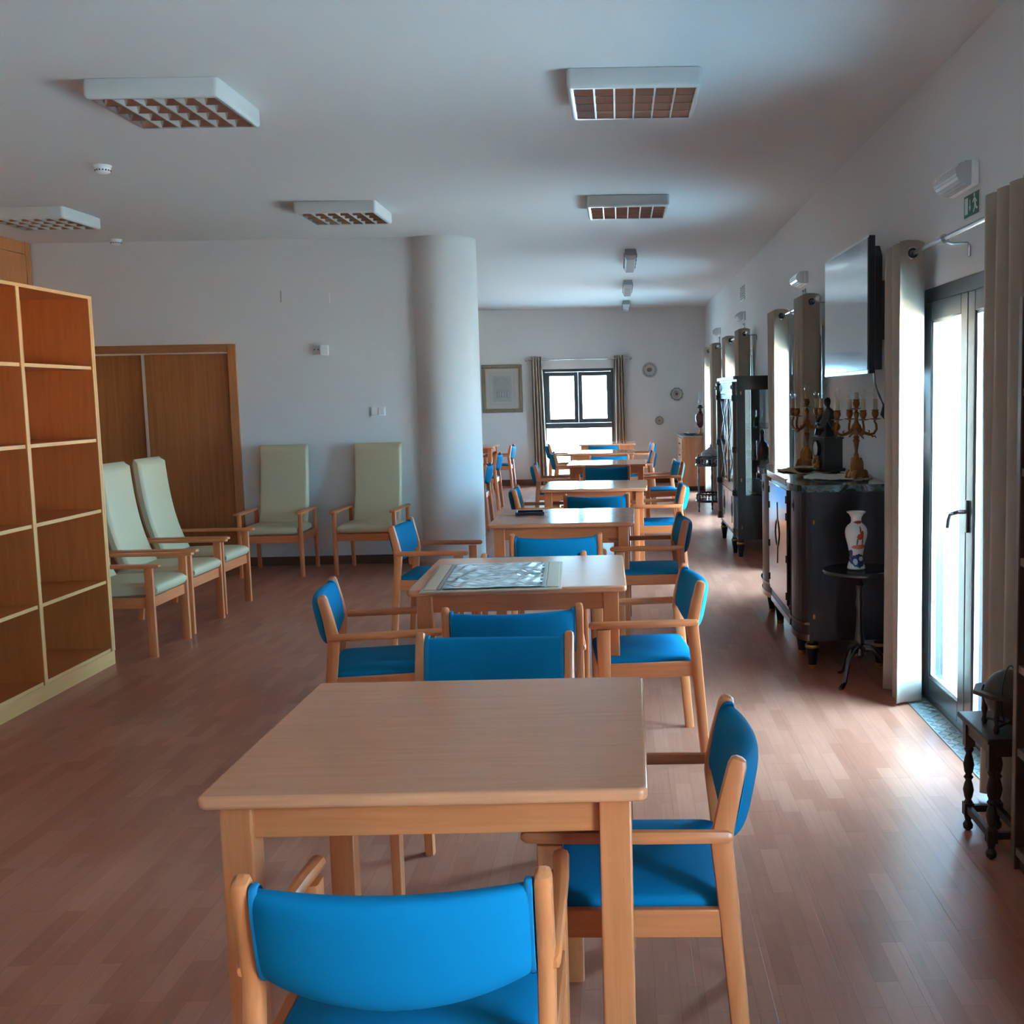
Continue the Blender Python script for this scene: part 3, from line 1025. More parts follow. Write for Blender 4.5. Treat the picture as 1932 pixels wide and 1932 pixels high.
# framed crinkled sheet on the second table
fs = thing('framed_sheet', 'pale framed board with a crinkled white and grey sheet on a beech table', 'board', (-.545, 4.835, .7505), R(2.5))
HX, HY = .285, .365
MB().box(-HX, HX, -HY, HY, 0, .006, .002).build('backing_board', M['plywood'], fs)
for (a, b, c, d, mt) in ((-HX + .012, -HX + .062, -HY + .03, HY - .03, 'plywood'), (HX - .062, HX - .012, -HY + .03, HY - .03, 'plywood')):
    MB().box(a, b, c, d, .006, .010, .0015).build('frame_strip', M[mt], fs)
for (a, b) in ((-HX + .066, -HX + .082), (HX - .082, HX - .066)):
    MB().box(a, b, -HY + .03, HY - .03, .006, .011, .0015).build('border_strip', M['greyline'], fs)


def crink(u, v):
    x = -.20 + .40 * u
    y = -.335 + .67 * v
    ex = .008 * math.sin(14 * v * PI) * (u > .98)
    z = .0105 + .0035 * (math.sin(9 * u + 23 * v + 2 * math.sin(11 * v)) + .8 * math.sin(31 * u - 13 * v + 2.1 * math.sin(7 * u))) * min(1, 8 * u, 8 * (1 - u), 8 * v, 8 * (1 - v)) + .002
    return (x + ex, y, z)


MB().grid(crink, 48, 60).build('crinkled_sheet', M['sheet'], fs)
# the black tray on the third table
tr = thing('tray', 'small black rectangular tray lying on a beech table', 'tray', (-.60, 7.42, .7505), R(3))
MB().box(-.085, .085, -.065, .065, 0, .006, .002).build('base', M['navy'], tr)
m = MB()
for (a, b, c, d) in ((-.095, -.083, -.075, .075), (.083, .095, -.075, .075), (-.083, .083, -.075, -.063), (-.083, .083, .063, .075)):
    m.box(a, b, c, d, .002, .02, .002)
m.build('rim', M['navy'], tr)


# ================================================================== HIGH-BACK ARMCHAIRS
def make_highback():
    t = thing('high_back_armchair', 'x', 'armchair')
    for s_ in (-1, 1):
        x = .262 * s_
        MB().bar([(x, .285, 0), (x, .285, .548)], .032, .052, up=(0, 1, 0), rnd=.25).build('leg', M['beechZ'], t)
        MB().bar([(x, -.285, 0), (x, -.255, .33), (x, -.25, .548)], .030, [.04, .05, .04], up=(0, 1, 0), rnd=.25).build('leg', M['beechZ'], t)
        MB().bar([(x, -.285, .557), (x, -.278, .557), (x, .0, .557), (x, .25, .557), (x, .335, .557), (x, .352, .557), (x, .358, .557)],
                 [.03, .05, .058, .066, .066, .05, .02], [.012, .020, .022, .022, .022, .018, .01], rnd=.45).build('armrest', M['beechY'], t)
        MB().box(x * .96 - .012, x * .96 + .012, -.25, .28, .30, .365, .003).build('rail', M['beechY'], t)
    MB().box(-.25, .25, .268, .292, .30, .365, .003).build('rail', M['beechX'], t)
    MB().box(-.25, .25, -.262, -.238, .30, .365, .003).build('rail', M['beechX'], t)

    def seat(u, v):
        # profile in y/z swept across x with rounded ends
        q = 2 * u - 1
        x = .236 * math.copysign(min(1, abs(q)), q)
        k = (1 - max(0, (abs(q) - .86) / .14) ** 2) ** .5 if abs(q) < 1 else 0.0
        k = .55 + .45 * k
        a = 2 * PI * v
        c, s2 = math.cos(a), math.sin(a)
        py = math.copysign(abs(c) ** .35, c) * .265 + .052
        pz = math.copysign(abs(s2) ** .6, s2) * .045 * k
        sl = .02 * (py - .05)
        return (x, py, .400 + pz + sl)
    MB().grid(seat, 20, 36, cv=True, capu=True).build('seat', M['sage'], t, sharp=55)

    def cy(z):
        # centre line of the back seen from the side
        return -.135 - .16 * (1 - math.exp(-(z - .40) / .30)) / (1 - math.exp(-.73 / .30)) - .02 * (z - .4)

    def back(u, v):
        q = 2 * u - 1
        x = .218 * q
        k = (1 - max(0, (abs(q) - .92) / .08) ** 2) ** .5 if abs(q) < 1 else 0.0
        th = .038 * (.45 + .55 * k)
        n = 17
        z0, z1 = .40, 1.13
        # around: up the front, over the top, down the back
        if v < .5:
            w_ = v / .5
            z = z0 + (z1 - z0) * w_
            s_ = 1
        else:
            w_ = (1 - v) / .5
            z = z0 + (z1 - z0) * w_
            s_ = -1
        e = min(1.0, (z1 - z) / .03, (z - z0) / .03 + .2)
        e = max(0.0, e)
        rnd = (1 - (1 - e) ** 2) ** .5
        return (x, cy(z) + s_ * th * (.25 + .75 * rnd) + (.006 * (1 - q * q) * s_), z)
    MB().grid(back, 40, 48, cv=True, capu=True).build('backrest', M['sage'], t, sharp=60)
    return t


G_AC = 'high-back sage armchairs'
AC = [
    (-3.055, 10.03, 180 + 2, 'high-back sage armchair against the partition wall beside the sliding door'),
    (-2.225, 10.06, 180 - 2, 'high-back sage armchair against the partition wall beside the round column'),
    (-3.125, 6.99, -90, 'sage armchair nearest the pale bookcase, its high back mostly hidden'),
    (-3.145, 7.67, -91, 'sage high-back armchair in the middle of the row of three'),
    (-3.165, 8.33, -91, 'sage high-back armchair in the row of three, nearest the sliding door'),
]
hp = make_highback()
for i, (x, y, a, lb) in enumerate(AC):
    if i == 0:
        hp.location = (x, y, 0)
        hp.rotation_euler = (0, 0, R(a))
        tag(hp, lb, None, G_AC)
    else:
        dup(hp, (x, y, 0), R(a), lb, G_AC)


# ================================================================== PALE BOOKCASE, CLOSET
def bookcase_left():
    t = thing('bookcase', 'tall pale wooden bookcase with empty square compartments at the left', 'bookcase', (0, 0, 0))
    xf, xb = -3.01, -3.40
    ys = [5.015, 5.79, 6.57]
    zt = 2.145
    T = .018
    oak, ed = M['oak'], M['oak_edge']
    MB().box(xb, xb + .008, ys[0], ys[2], .08, zt - T).build('back_panel', oak, t)
    def upright(y, name, w=T):
        p = MB().box(xb + .008, xf - .003, y - w / 2, y + w / 2, .0805, zt - T - .0005).build(name, oak, t)
        MB().box(xf - .003, xf + .001, y - w / 2, y + w / 2, .0805, zt - T - .0005).build('edging', ed, p)
    upright(ys[2] - T / 2, 'side_panel')
    upright(ys[2] + T / 2 + .004, 'side_panel')
    upright(ys[1], 'divider', .03)
    upright(ys[0] + T / 2, 'side_panel')
    tp_ = MB().box(xb, xf - .003, ys[0], ys[2] + T + .004, zt - T, zt).build('top_panel', oak, t)
    MB().box(xf - .003, xf + .001, ys[0], ys[2] + T + .004, zt - T, zt).build('edging', M['oak_edgeY'], tp_)
    MB().box(xb, xf - .002, ys[0], ys[2] + T, 0, .08).build('plinth', M['oak_edgeY'], t)
    for (a, b) in ((ys[0] + T, ys[1] - .0155), (ys[1] + .0155, ys[2] - T)):
        for z in (.081, .486, .905, 1.314, 1.728):
            s_ = MB().box(xb + .008, xf - .012, a + .0005, b - .0005, z - .001, z + T).build('shelf', M['oak'], t)
            MB().box(xf - .012, xf - .008, a + .0005, b - .0005, z - .001, z + T).build('edging', M['oak_edgeY'], s_)


bookcase_left()
t = thing('fitted_closet', 'floor to ceiling brown wooden closet behind the pale bookcase', 'closet', (0, 0, 0))
cx = -5.29
MB().box(cx, cx + .55, 6.2, 10.40, 0, 2.98).build('carcass', M['closet'], t) if False else None
XC = -5.282
MB().box(XL + .001, XC - .02, 5.0, 10.43, 0, H - .002).build('carcass', M['closet'], t)
for k in range(5):
    a = 5.0 + k * 1.07
    MB().box(XC - .02, XC, a + .002, a + 1.066, .08, 2.872, .002).build('door', M['closet'], t)
MB().box(XC - .02, XC, 5.0, 10.35, 2.876, H - .002, .002).build('top_panel', M['closet'], t)
MB().box(XC - .02, XC + .004, 10.352, 10.435, 0, H - .002, .002).build('end_stile', M['jamb'], t)


# ================================================================== CEILING LIGHTS
_bs = None


def make_louvre():
    t = thing('ceiling_light', 'x', 'ceiling light')
    h = .305
    m = MB()

    def loop(e, r, z, n=6):
        pts = []
        for (sx, sy, a0) in ((1, 1, 0), (-1, 1, 90), (-1, -1, 180), (1, -1, 270)):
            for k in range(n):
                a = R(a0 + 90 * k / (n - 1))
                pts.append((sx * (e - r) + r * math.cos(a), sy * (e - r) + r * math.sin(a), z))
        return pts
    loops = [loop(h - .02, .02, -.012), loop(h - .02, .004, -.0855), loop(h - .012, .012, -.086), loop(h - .004, .02, -.080), loop(h, .024, -.070), loop(h, .024, -.004), loop(h - .004, .022, 0)]
    nl = len(loops[0])
    vs = [p for lp_ in loops for p in lp_]
    fs = [(i * nl + k, i * nl + (k + 1) % nl, (i + 1) * nl + (k + 1) % nl, (i + 1) * nl + k) for i in range(len(loops) - 1) for k in range(nl)]
    fs += [tuple(range(nl)), tuple(reversed(range((len(loops) - 1) * nl, len(loops) * nl)))]
    m.add(vs, fs, True)
    m.build('housing', M['enamel'], t)
    q = MB()
    i = h - .02
    for (a, b, c, d) in ((-i, i, -i, -i + .008), (-i, i, i - .008, i), (-i, -i + .008, -i + .008, i - .008), (i - .008, i, -i + .008, i - .008)):
        q.box(a, b, c, d, -.087, -.07)
    q.build('inner_rim', M['silver'], t)
    e = i - .008
    n = 6
    w_ = 2 * e / n
    for k in range(1, n):
        x = -e + k * w_
        MB().box(x - .004, x + .004, -e, e, -.086, -.045).build('louvre', M['louver'], t)
    for k in range(4):
        # parabolic trough reflectors along x
        y0 = -e + k * 2 * e / 4
        def tro(u, v, y0=y0):
            y = y0 + .003 + (2 * e / 4 - .006) * v
            s_ = 2 * v - 1
            return (-e + 2 * e * u, y, -.020 - .062 * abs(s_) ** 2.2)
        MB().grid(tro, 1, 12).build('reflector', M['reflector'], t)
        yc = y0 + e / 4
        MB().tube([(-e + .01, yc, -.045), (e - .01, yc, -.045)], .010, 10).build('tube', M['tube'], t)
    return t


LT = [
    (.103, 5.51, 'square louvred ceiling light above the nearest tables, on the right'),
    (-2.075, 5.565, 'square louvred ceiling light, largest one on the left'),
    (-4.355, 8.83, 'square louvred ceiling light above the bookcase, cut by the left edge'),
    (-2.06, 8.80, 'square louvred ceiling light before the partition wall, near the round column'),
    (.102, 8.74, 'square louvred ceiling light farther along on the right'),
]
lp = make_louvre()
for i, (x, y, lb) in enumerate(LT):
    if i == 0:
        lp.location = (x, y, H)
        tag(lp, lb, None, 'square louvred ceiling lights')
    else:
        dup(lp, (x, y, H), 0, lb, 'square louvred ceiling lights')


def make_batten():
    t = thing('batten_light', 'x', 'ceiling light')
    m = MB()
    m.prism([(-.055, 0), (.055, 0), (.062, -.045), (.05, -.06), (-.05, -.06), (-.062, -.045)], 0, 1.24, Matrix.Rotation(R(90), 4, 'X') @ Matrix.Scale(-1, 4, (0, 0, 1)))
    m.build('housing', M['grey'], t)
    m = MB()
    m.prism([(-.058, -.046), (.058, -.046), (.056, -.075), (.042, -.105), (-.042, -.105), (-.056, -.075)], .012, 1.228, Matrix.Rotation(R(90), 4, 'X') @ Matrix.Scale(-1, 4, (0, 0, 1)))
    m.build('diffuser', M['diffuser'], t)
    for s_ in (-1, 1):
        for k in range(4):
            y = .12 + k * .33
            MB().box(min(s_ * .058, s_ * .068), max(s_ * .058, s_ * .068), y, y + .03, -.07, -.03, .002).build('clip', M['grey'], t)
    return t


bp_ = make_batten()
for i, (y, lb) in enumerate(((11.56, 'nearest of the three grey strip lights along the far ceiling'), (14.63, 'middle of the three grey strip lights along the far ceiling'),
                             (17.8, 'farthest grey strip light on the ceiling near the end wall'))):
    if i == 0:
        bp_.location = (.155, y, H)
        tag(bp_, lb, None, 'grey strip lights on the far ceiling')
    else:
        dup(bp_, (.155, y, H), 0, lb, 'grey strip lights on the far ceiling')

for i, (x, y, lb) in enumerate(((-3.13, 7.13, 'round white smoke detector on the ceiling left of centre'), (-4.44, 10.28, 'small white smoke detector where the ceiling meets the partition wall'))):
    t = thing('smoke_detector', lb, 'smoke detector', (x, y, H), 0, 'smoke detectors')
    MB().lathe([(.0, -.012), (.05, -.012), (.052, -.004), (.052, 0), (0, 0)], 24, cap=False).build('base', M['white'], t)
    MB().lathe([(0, -.05), (.026, -.049), (.04, -.042), (.047, -.03), (.046, -.0125), (0, -.0125)], 24, cap=False).build('cover', M['white'], t)
    m = MB()
    for k in range(16):
        a = 2 * PI * k / 16
        m.box(.042, .0475, -.004, .004, -.036, -.028, T=Matrix.Rotation(a, 4, 'Z'))
    m.build('vent_slots', M['ink'], t)


# ================================================================== CURTAINS
def curtain(name, label, y0, y1, n, amp, xr, ztop, zbot, parent=None, group=None, along='y', drift=0.0, phase=0.0, width_bot=1.0):
    t = thing(name, label, 'curtain', (0, 0, 0), 0, group)
    nu = n * 14

    def fn(u, v):
        z = zbot + (ztop - zbot) * v
        a = 2 * PI * n * u + phase
        k = 1 - v
        am = amp * (1 + .10 * k * math.sin(3.1 * u * n + 1.3))
        # rounded square-ish pleat
        s_ = math.sin(a)
        s_ = math.copysign(abs(s_) ** .75, s_)
        yy = y0 + (y1 - y0) * (.5 + (u - .5) * (1 + (width_bot - 1) * k)) + .008 * math.sin(5 * v + 9 * u) * k + drift * k
        off = am * s_ + .006 * math.sin(4 * v + 13 * u) * k
        dz = .006 * math.cos(2 * a) * (v > .99)
        return (xr + off, yy, z + dz) if along == 'y' else (yy, xr + off, z + dz)
    o = MB().grid(fn, nu, 14).build('drape', M['curtain'], t, sharp=80)
    md = o.modifiers.new('thickness', 'SOLIDIFY')
    md.thickness = .003
    zr = ztop - .055
    for k in range(2 * n):
        u = (k * PI - phase) / (2 * PI * n)
        if u < 0.01 or u > .99:
            continue
        yy = y0 + (y1 - y0) * u
        pts = []
        for j in range(14):
            b = 2 * PI * j / 14
            if along == 'y':
                pts.append((xr + .025 * math.cos(b), yy, zr + .025 * math.sin(b)))
            else:
                pts.append((yy, xr + .025 * math.cos(b), zr + .025 * math.sin(b)))
        ey = MB().tube(pts, .0065, 8, True).build('eyelet', M['steel'], t)
        if along == 'y':
            TT = Matrix.Translation((xr, yy, zr)) @ Matrix.Rotation(R(90), 4, 'X')
        else:
            TT = Matrix.Translation((yy, xr, zr)) @ Matrix.Rotation(R(90), 4, 'Y')
        MB().lathe([(.013, -.007), (.023, -.007), (.023, .007), (.013, .007)], 16, T=TT, cap=False).build('eyelet_hole_shade', M['black'], ey)  # black ring stands in for the shade inside the uncut eyelet hole
    return t


RODZ = 2.155
XR = 1.385
CU = [
    (0, 1, 5.27, 5.56, 2, 'beige curtain drawn to the far side of the nearest glass door, brightly lit low down'),
    (0, -1, 3.68, 4.06, 3, 'beige curtain drawn to the near side of the nearest door, beside the dark bookcase'),
    (1, 1, 9.50, 9.92, 3, 'beige curtain between the display cabinet and the second glass door'),
    (1, -1, 8.02, 8.44, 3, 'beige curtain on the near side of the second door, behind the candelabra'),
    (2, 1, 13.83, 14.25, 3, 'beige curtain on the far side of the third door, above the round stand'),
    (2, -1, 12.28, 12.70, 3, 'beige curtain on the near side of the third door, behind the display cabinet'),
    (3, 1, 17.18, 17.56, 3, 'farthest beige curtain along the right wall, at the last glass door'),
    (3, -1, 15.76, 16.18, 3, 'beige curtain on the near side of the farthest glass door'),
]
for (di, s_, a, b, n, lb) in CU:
    curtain('curtain', lb, a, b, n, .066, XR, 2.212, .018, group='beige eyelet curtains at the glass doors', phase=-PI / 2)
for n_ in range(4):
    yc = DOORS[n_]
    t = thing('curtain_rod', ['steel curtain rod over the nearest glass door', 'steel curtain rod over the second glass door', 'steel curtain rod over the third glass door',
                              'steel curtain rod over the farthest glass door'][n_], 'curtain rod', (XR, yc, RODZ), 0, 'curtain rods over the glass doors')
    MB().tube([(0, -1.22, 0), (0, .95, 0)], .011, 10).build('pole', M['steel'], t)
    for e in (-1.22, .95):
        MB().ball((0, e, 0), .022, n=12).build('finial', M['steel'], t)
    for e in (-1.15, .0, .88):
        MB().tube([(0, e - .008, 0), (0, e + .008, 0)], .019, 12).build('collar', M['steel'], t)
        MB().tube([(0, e, -.012), (.03, e, -.022), (.098, e, -.02), (.106, e, -.03), (.106, e, -.075)], .0065, 6).build('bracket', M['steel'], t)
# end wall curtains
for (a, b, lb) in ((-1.46, -1.28, 'narrow beige curtain at the left of the end window'), (-.06, .12, 'narrow beige curtain at the right of the end window')):
    curtain('curtain', lb, a, b, 4, .045, YF - .09, 2.185, .02, group='beige curtains at the end window', along='x', width_bot=1.25, drift=.03 if a < -1 else .0)
t = thing('curtain_rod', 'thin steel curtain rod above the end window', 'curtain rod', (-.68, YF - .09, 2.135))
MB().tube([(-.86, 0, 0), (.90, 0, 0)], .011, 10).build('pole', M['steel'], t)
for e in (-.86, .90):
    MB().ball((e, 0, 0), .028, n=12).build('finial', M['steel'], t)
for e in (-.80, .02, .84):
    MB().tube([(e, 0, -.01), (e, .04, -.02), (e, .085, -.02)], .007, 6).build('bracket', M['steel'], t)


# ================================================================== WALL FITTINGS
def make_emergency():
    t = thing('emergency_light', 'x', 'emergency light')
    MB().box(-.03, 0, -.17, .17, -.05, .05, .006).build('base', M['white'], t)
    m = MB()
    prof = [(-.03, .05)]
    for k in range(11):
        a = R(90 + 18 * k)
        prof.append((-.03 + .065 * math.cos(a), .049 * math.sin(a)))
    prof.append((-.03, -.05))
    m.prism([(p[0], p[1]) for p in prof], -.16, .16, Matrix.Rotation(R(-90), 4, 'X') @ Matrix.Scale(-1, 4, (0, 1, 0)))
    m.build('diffuser', M['diffuser'], t)
    for k in range(1, 10):
        a = R(90 + 18 * k)
        MB().box(-.03 + .0655 * math.cos(a) - .002, -.03 + .0655 * math.cos(a) + .002, -.158, .158, .0495 * math.sin(a) - .0025, .0495 * math.sin(a) + .0025).build('rib', M['diffuser'], t)
    return t


em = make_emergency()
EMY = [4.87, 9.05, 13.35, 16.55]
for i, y in enumerate(EMY):
    lb = ['white ribbed emergency light over the nearest glass door', 'white ribbed emergency light over the second glass door', 'white emergency light over the third glass door',
          'white emergency light over the farthest glass door'][i]
    if i == 0:
        em.location = (XW, y, 2.41)
        tag(em, lb, None, 'emergency lights above the doors')
    else:
        dup(em, (XW, y, 2.41), 0, lb, 'emergency lights above the doors')


def make_exit():
    t = thing('exit_sign', 'x', 'sign')
    MB().box(-.006, 0, -.105, .105, -.05, .05, .001).build('plate', M['signwhite'], t)
    MB().box(-.0075, -.006, -.098, .098, -.045, .045).build('green_field', M['green'], t)
    # as seen from the room +y is to the left
    MB().box(-.0085, -.0075, .045, .085, -.032, .036).build('door_symbol', M['signwhite'], t)

    def flat(poly, z0=-.0085, z1=-.0075):
        m = MB()
        m.prism([(a, b) for a, b in poly], z0, z1, Matrix(((0, 0, 1, 0), (-1, 0, 0, 0), (0, 1, 0, 0), (0, 0, 0, 1))))
        return m
    # here the polygon's first coordinate runs to the right, the second up
    flat([(-.022, .024), (-.014, .024), (-.014, -.004), (-.004, -.004), (-.018, -.026), (-.032, -.004), (-.022, -.004)]).build('arrow_symbol', M['signwhite'], t)
    man = flat([(.040 + .008 * math.cos(2 * PI * k / 10), .034 + .008 * math.sin(2 * PI * k / 10)) for k in range(10)])
    for q in ([(.030, .022), (.052, .024), (.058, .000), (.044, -.002)], [(.030, .022), (.034, .014), (.022, .004), (.016, .010)],
              [(.050, .022), (.058, .018), (.074, .006), (.070, .000), (.056, .010)], [(.044, .0), (.056, .0), (.050, -.018), (.034, -.036), (.026, -.032), (.040, -.016)],
              [(.050, .0), (.060, .0), (.068, -.016), (.084, -.020), (.084, -.028), (.062, -.025)]):
        b = flat(q)
        man.add(b.v, b.f)
    man.build('running_figure', M['signwhite'], t)
    return t


ex = make_exit()
for i, y in enumerate((4.78, 9.05, 13.35, 16.55)):
    lb = ['green exit sign with a running figure over the nearest glass door', 'small exit sign over the second glass door', 'small exit sign over the third glass door', 'small exit sign over the farthest glass door'][i]
    if i == 0:
        ex.location = (XW, y, 2.29)
        tag(ex, lb, None, 'exit signs under the emergency lights')
    else:
        dup(ex, (XW, y, 2.285), 0, lb, 'exit signs under the emergency lights')

t = thing('air_grille', 'small grey ventilation grille high on the right wall', 'vent', (XW, 13.45, 2.69))
MB().box(-.012, 0, -.2, .2, -.09, .09, .003).build('frame', M['enamel'], t)
for k in range(6):
    z = -.065 + k * .026
    MB().box(-.02, -.012, -.17, .17, z - .005, z + .005).build('slat', M['grey'], t)

# sockets and switches on the partition wall
t = thing('wall_socket', 'white double socket with a raised box high on the partition wall', 'socket', (-2.75, YB, 1.985))
MB().box(-.04, .035, -.012, 0, -.042, .042, .004).build('plate', M['white'], t)
m = MB()
for x in (-.022, .012):
    m.lathe([(0, 0), (.006, 0), (.006, .003), (0, .003)], 12, T=Matrix.Translation((x, -.0155, .004)) @ Matrix.Rotation(R(-90), 4, 'X'))
m.build('socket_hole', M['ink'], t)
MB().box(.037, .11, -.05, 0, -.05, .045, .006).build('raised_box', M['white'], t)
t = thing('light_switch', 'white double wall switch on the partition near the round column', 'switch', (-2.215, YB, 1.415))
MB().box(-.065, .065, -.01, 0, -.042, .042, .004).build('plate', M['white'], t)
MB().box(-.055, -.004, -.017, -.01, -.032, .032, .003).build('rocker', M['white'], t)
MB().box(.004, .055, -.026, -.01, -.032, .032, .006).build('rocker', M['white'], t)
for (x, z, mt, lb) in ((-3.055, 2.476, 'grey', 'thin grey hanging strip high on the partition wall, left one'), (-2.613, 2.456, 'white', 'thin white hanging strip high on the partition wall, right one')):
    t = thing('hanging_strip', lb, 'hook', (x, YB, z))
    MB().box(-.004, .004, -.006, 0, -.05, .05, .001).build('strip', M[mt], t)
    MB().box(-.006, .006, -.012, -.006, -.052, -.040, .001).build('hook', M[mt], t)


# ================================================================== TELEVISION
t = thing('television', 'flat black wall television with a mirror-like dark screen above the sideboard', 'television', (1.30, 6.46, 1.965), 0)
WY, HZ = .61, .352
m = MB()
m.box(.0, .035, -WY, WY, -HZ, HZ, .004)
m.build('housing', M['black'], t)
m = MB()
m.prism([(-WY + .06, -HZ + .02), (WY - .06, -HZ + .02), (WY - .06, HZ - .10), (WY - .12, HZ - .04), (-WY + .12, HZ - .04), (-WY + .06, HZ - .10)], .035, .085, Matrix(((0, 0, 1, 0), (1, 0, 0, 0), (0, 1, 0, 0), (0, 0, 0, 1))))
m.build('rear_cover', M['black'], t)
MB().box(-.003, .0005, -WY + .012, WY - .012, -HZ + .02, HZ - .012).build('screen', M['screen'], t)
MB().box(-.004, .002, -WY, WY, HZ - .01, HZ + .001).build('bezel_strip', M['silver'], t)
MB().box(-.004, .002, -WY, WY, -HZ - .001, -HZ + .016).build('bezel_strip', M['silver'], t)
MB().box(.085, .198, -.2, .2, -.16, .16, .004).build('wall_bracket', M['chrome_dark'], t)
m = MB()
for k, (a, b) in enumerate(((-.46, .0), (-.47, .02), (-.45, -.02))):
    m.tube([(.06, a, -HZ + .02), (.07, a + .01, -HZ - .05), (.10, a + .03 + b, -HZ - .12), (.13, a + .06, -HZ - .17), (.12, a + .05 - b, -HZ - .22), (.15, a + .07, -HZ - .26), (.17, a + .06, -HZ - .20)], .004, 6)
m.build('cable', M['black'], t)


# ================================================================== SIDEBOARD
def turned_foot(mb, x, y, h=.165, r=.038):
    mb.lathe([(r * .5, 0), (r * .58, .012), (r * .6, .03), (r * .85, .09), (r * 1.0, .125), (r * .98, h * .82), (r * .75, h * .88), (r * .75, h)], 18, (x, y, 0))


SBY0, SBY1, SBZ = 6.03, 7.78, .985
t = thing('sideboard', 'dark polished mahogany sideboard with bowed ends and green marble top', 'sideboard', (0, 0, 0))


def sb_outline(gr=0.0):
    xf = .985 - gr
    pts = [(1.47, SBY0 - gr), (1.035 - gr, SBY0 - gr), (1.015 - gr, SBY0 + .006 - gr)]
    for k in range(0, 11):
        q = k / 10
        pts.append((1.005 - gr - .042 * math.sin(PI * q) ** .7, SBY0 + .012 - gr + (6.455 - SBY0 - .012 + gr) * q))
    pts += [(xf, 6.475), (xf, 7.285)]
    for k in range(0, 11):
        q = k / 10
        pts.append((1.005 - gr - .042 * math.sin(PI * q) ** .7, 7.305 + (SBY1 - .012 + gr - 7.305) * q))
    pts += [(1.015 - gr, SBY1 - .006 + gr), (1.035 - gr, SBY1 + gr), (1.47, SBY1 + gr)]
    return pts


MB().prism(sb_outline(), .165, SBZ - .0005).build('body', M['mahog'], t)
mt = MB().prism(sb_outline(.028), SBZ, SBZ + .038)
mt.build('marble_top', M['marble'], t)
def sb_front(gr):
    return [(min(x, 1.02), max(SBY0, min(SBY1, y))) for x, y in sb_outline(gr)]


mold = MB().prism(sb_front(.012), .255, .268)
mold.prism(sb_front(.006), .165, .20)
mold.build('moulding', M['mahog2'], t)
for (a, b) in ((6.50, 7.262),):
    p = MB().box(.966, .984, a, b, .275, SBZ - .03, .004).build('door', M['mahog2'], t)
    if a > 6.6:
        pass
    yc = a + .10 if a < 6.6 else b - .10
    # dark inlaid medallion: long diamond with an oval ring
    m = MB()
    zc = .66
    for s_ in (-1, 1):
        m.prism([(-.02, s_ * .08), (0, s_ * .19), (.02, s_ * .08)], .0, .004, Matrix.Translation((.966, (a + b) / 2, zc)) @ Matrix(((0, 0, -1, 0), (1, 0, 0, 0), (0, 1, 0, 0), (0, 0, 0, 1))))
    ring = [(.9655, (a + b) / 2 + .085 * math.cos(2 * PI * k / 20) * (1 - .25 * abs(math.sin(2 * PI * k / 20))), zc + .085 * math.sin(2 * PI * k / 20)) for k in range(20)]
    m.tube(ring, .0055, 6, True)
    m.build('medallion', M['ebony'], p)
    q = MB()
    for e in (a + .004, b - .004):
        for z in (.33, .55, .80, .90):
            q.tube([(.965, e, z - .022), (.965, e, z + .022)], .006, 8)
    q.build('hinge', M['bronze'], p)
# bowed end doors with rosettes
for (ya, yb, s_) in ((6.06, 6.45, 1), (7.31, 7.75, -1)):
    zc = .895
    yy = 6.24 if s_ > 0 else 7.54
    m = MB()
    m.lathe([(.0, .012), (.012, .011), (.02, .006), (.034, .008), (.038, .0), (.0, .0)], 20, T=Matrix.Translation((.968, yy, zc)) @ Matrix.Rotation(R(-90), 4, 'Y'), cap=False)
    m.build('rosette', M['bronze'], t)
m = MB()
for z in (.30, .82):
    MB().ball((1.045, SBY0 - .002, z), .007, .004, .014).build('keyhole_plate', M['brass'], t)
for (x, y) in ((1.045, 6.085), (1.045, 6.44), (1.045, 7.32), (1.045, 7.72), (1.42, 6.09), (1.42, 7.70)):
    m = MB()
    turned_foot(m, x, y)
    f_ = m.build('foot', M['mahog'], t)
    MB().lathe([(.039, .118), (.041, .122), (.041, .132), (.039, .136)], 18, (x, y, 0)).lathe([(.0205, 0), (.0235, .012), (.0235, .022), (.02, .026)], 18, (x, y, 0)).build('brass_ring', M['brass'], f_)


# ---- things on the sideboard
TOPZ = SBZ + .0382


def doily(name, label, loc, rx, ry, mat, seed):
    rnd = random.Random(seed)

    def fn(u, v):
        a = 2 * PI * u
        w_ = 1 + .035 * math.cos(16 * a) * v
        z = .0045 + .004 * math.sin(3 * a + seed) * v * v + .003 * math.sin(7 * a) * v * v
        return (rx * v * math.cos(a) * w_, ry * v * math.sin(a) * w_, z)
    t = thing(name, label, 'doily', loc)
    o = MB().grid(fn, 64, 8, cu=True).build('cloth', mat, t)
    md = o.modifiers.new('thickness', 'SOLIDIFY')
    md.thickness = .003
    md.offset = 0
    m = MB()
    for k in range(32):
        a = 2 * PI * (k + .5) / 32
        p = fn((k + .5) / 32, 1)
        m.tube([(p[0] + .008 * math.cos(b), p[1] + .008 * math.sin(b), p[2]) for b in [2 * PI * j / 6 for j in range(6)]], .002, 4, True)
    m.build('lace_edge', mat, t, kind='stuff')


doily('doily', 'cream lace doily under the nearer candelabrum on the sideboard', (1.27, 6.52, TOPZ), .19, .26, M['lace'], 1)
doily('doily', 'beige lace doily under the mantel clock on the sideboard', (1.20, 7.12, TOPZ), .19, .28, M['lace2'], 4)


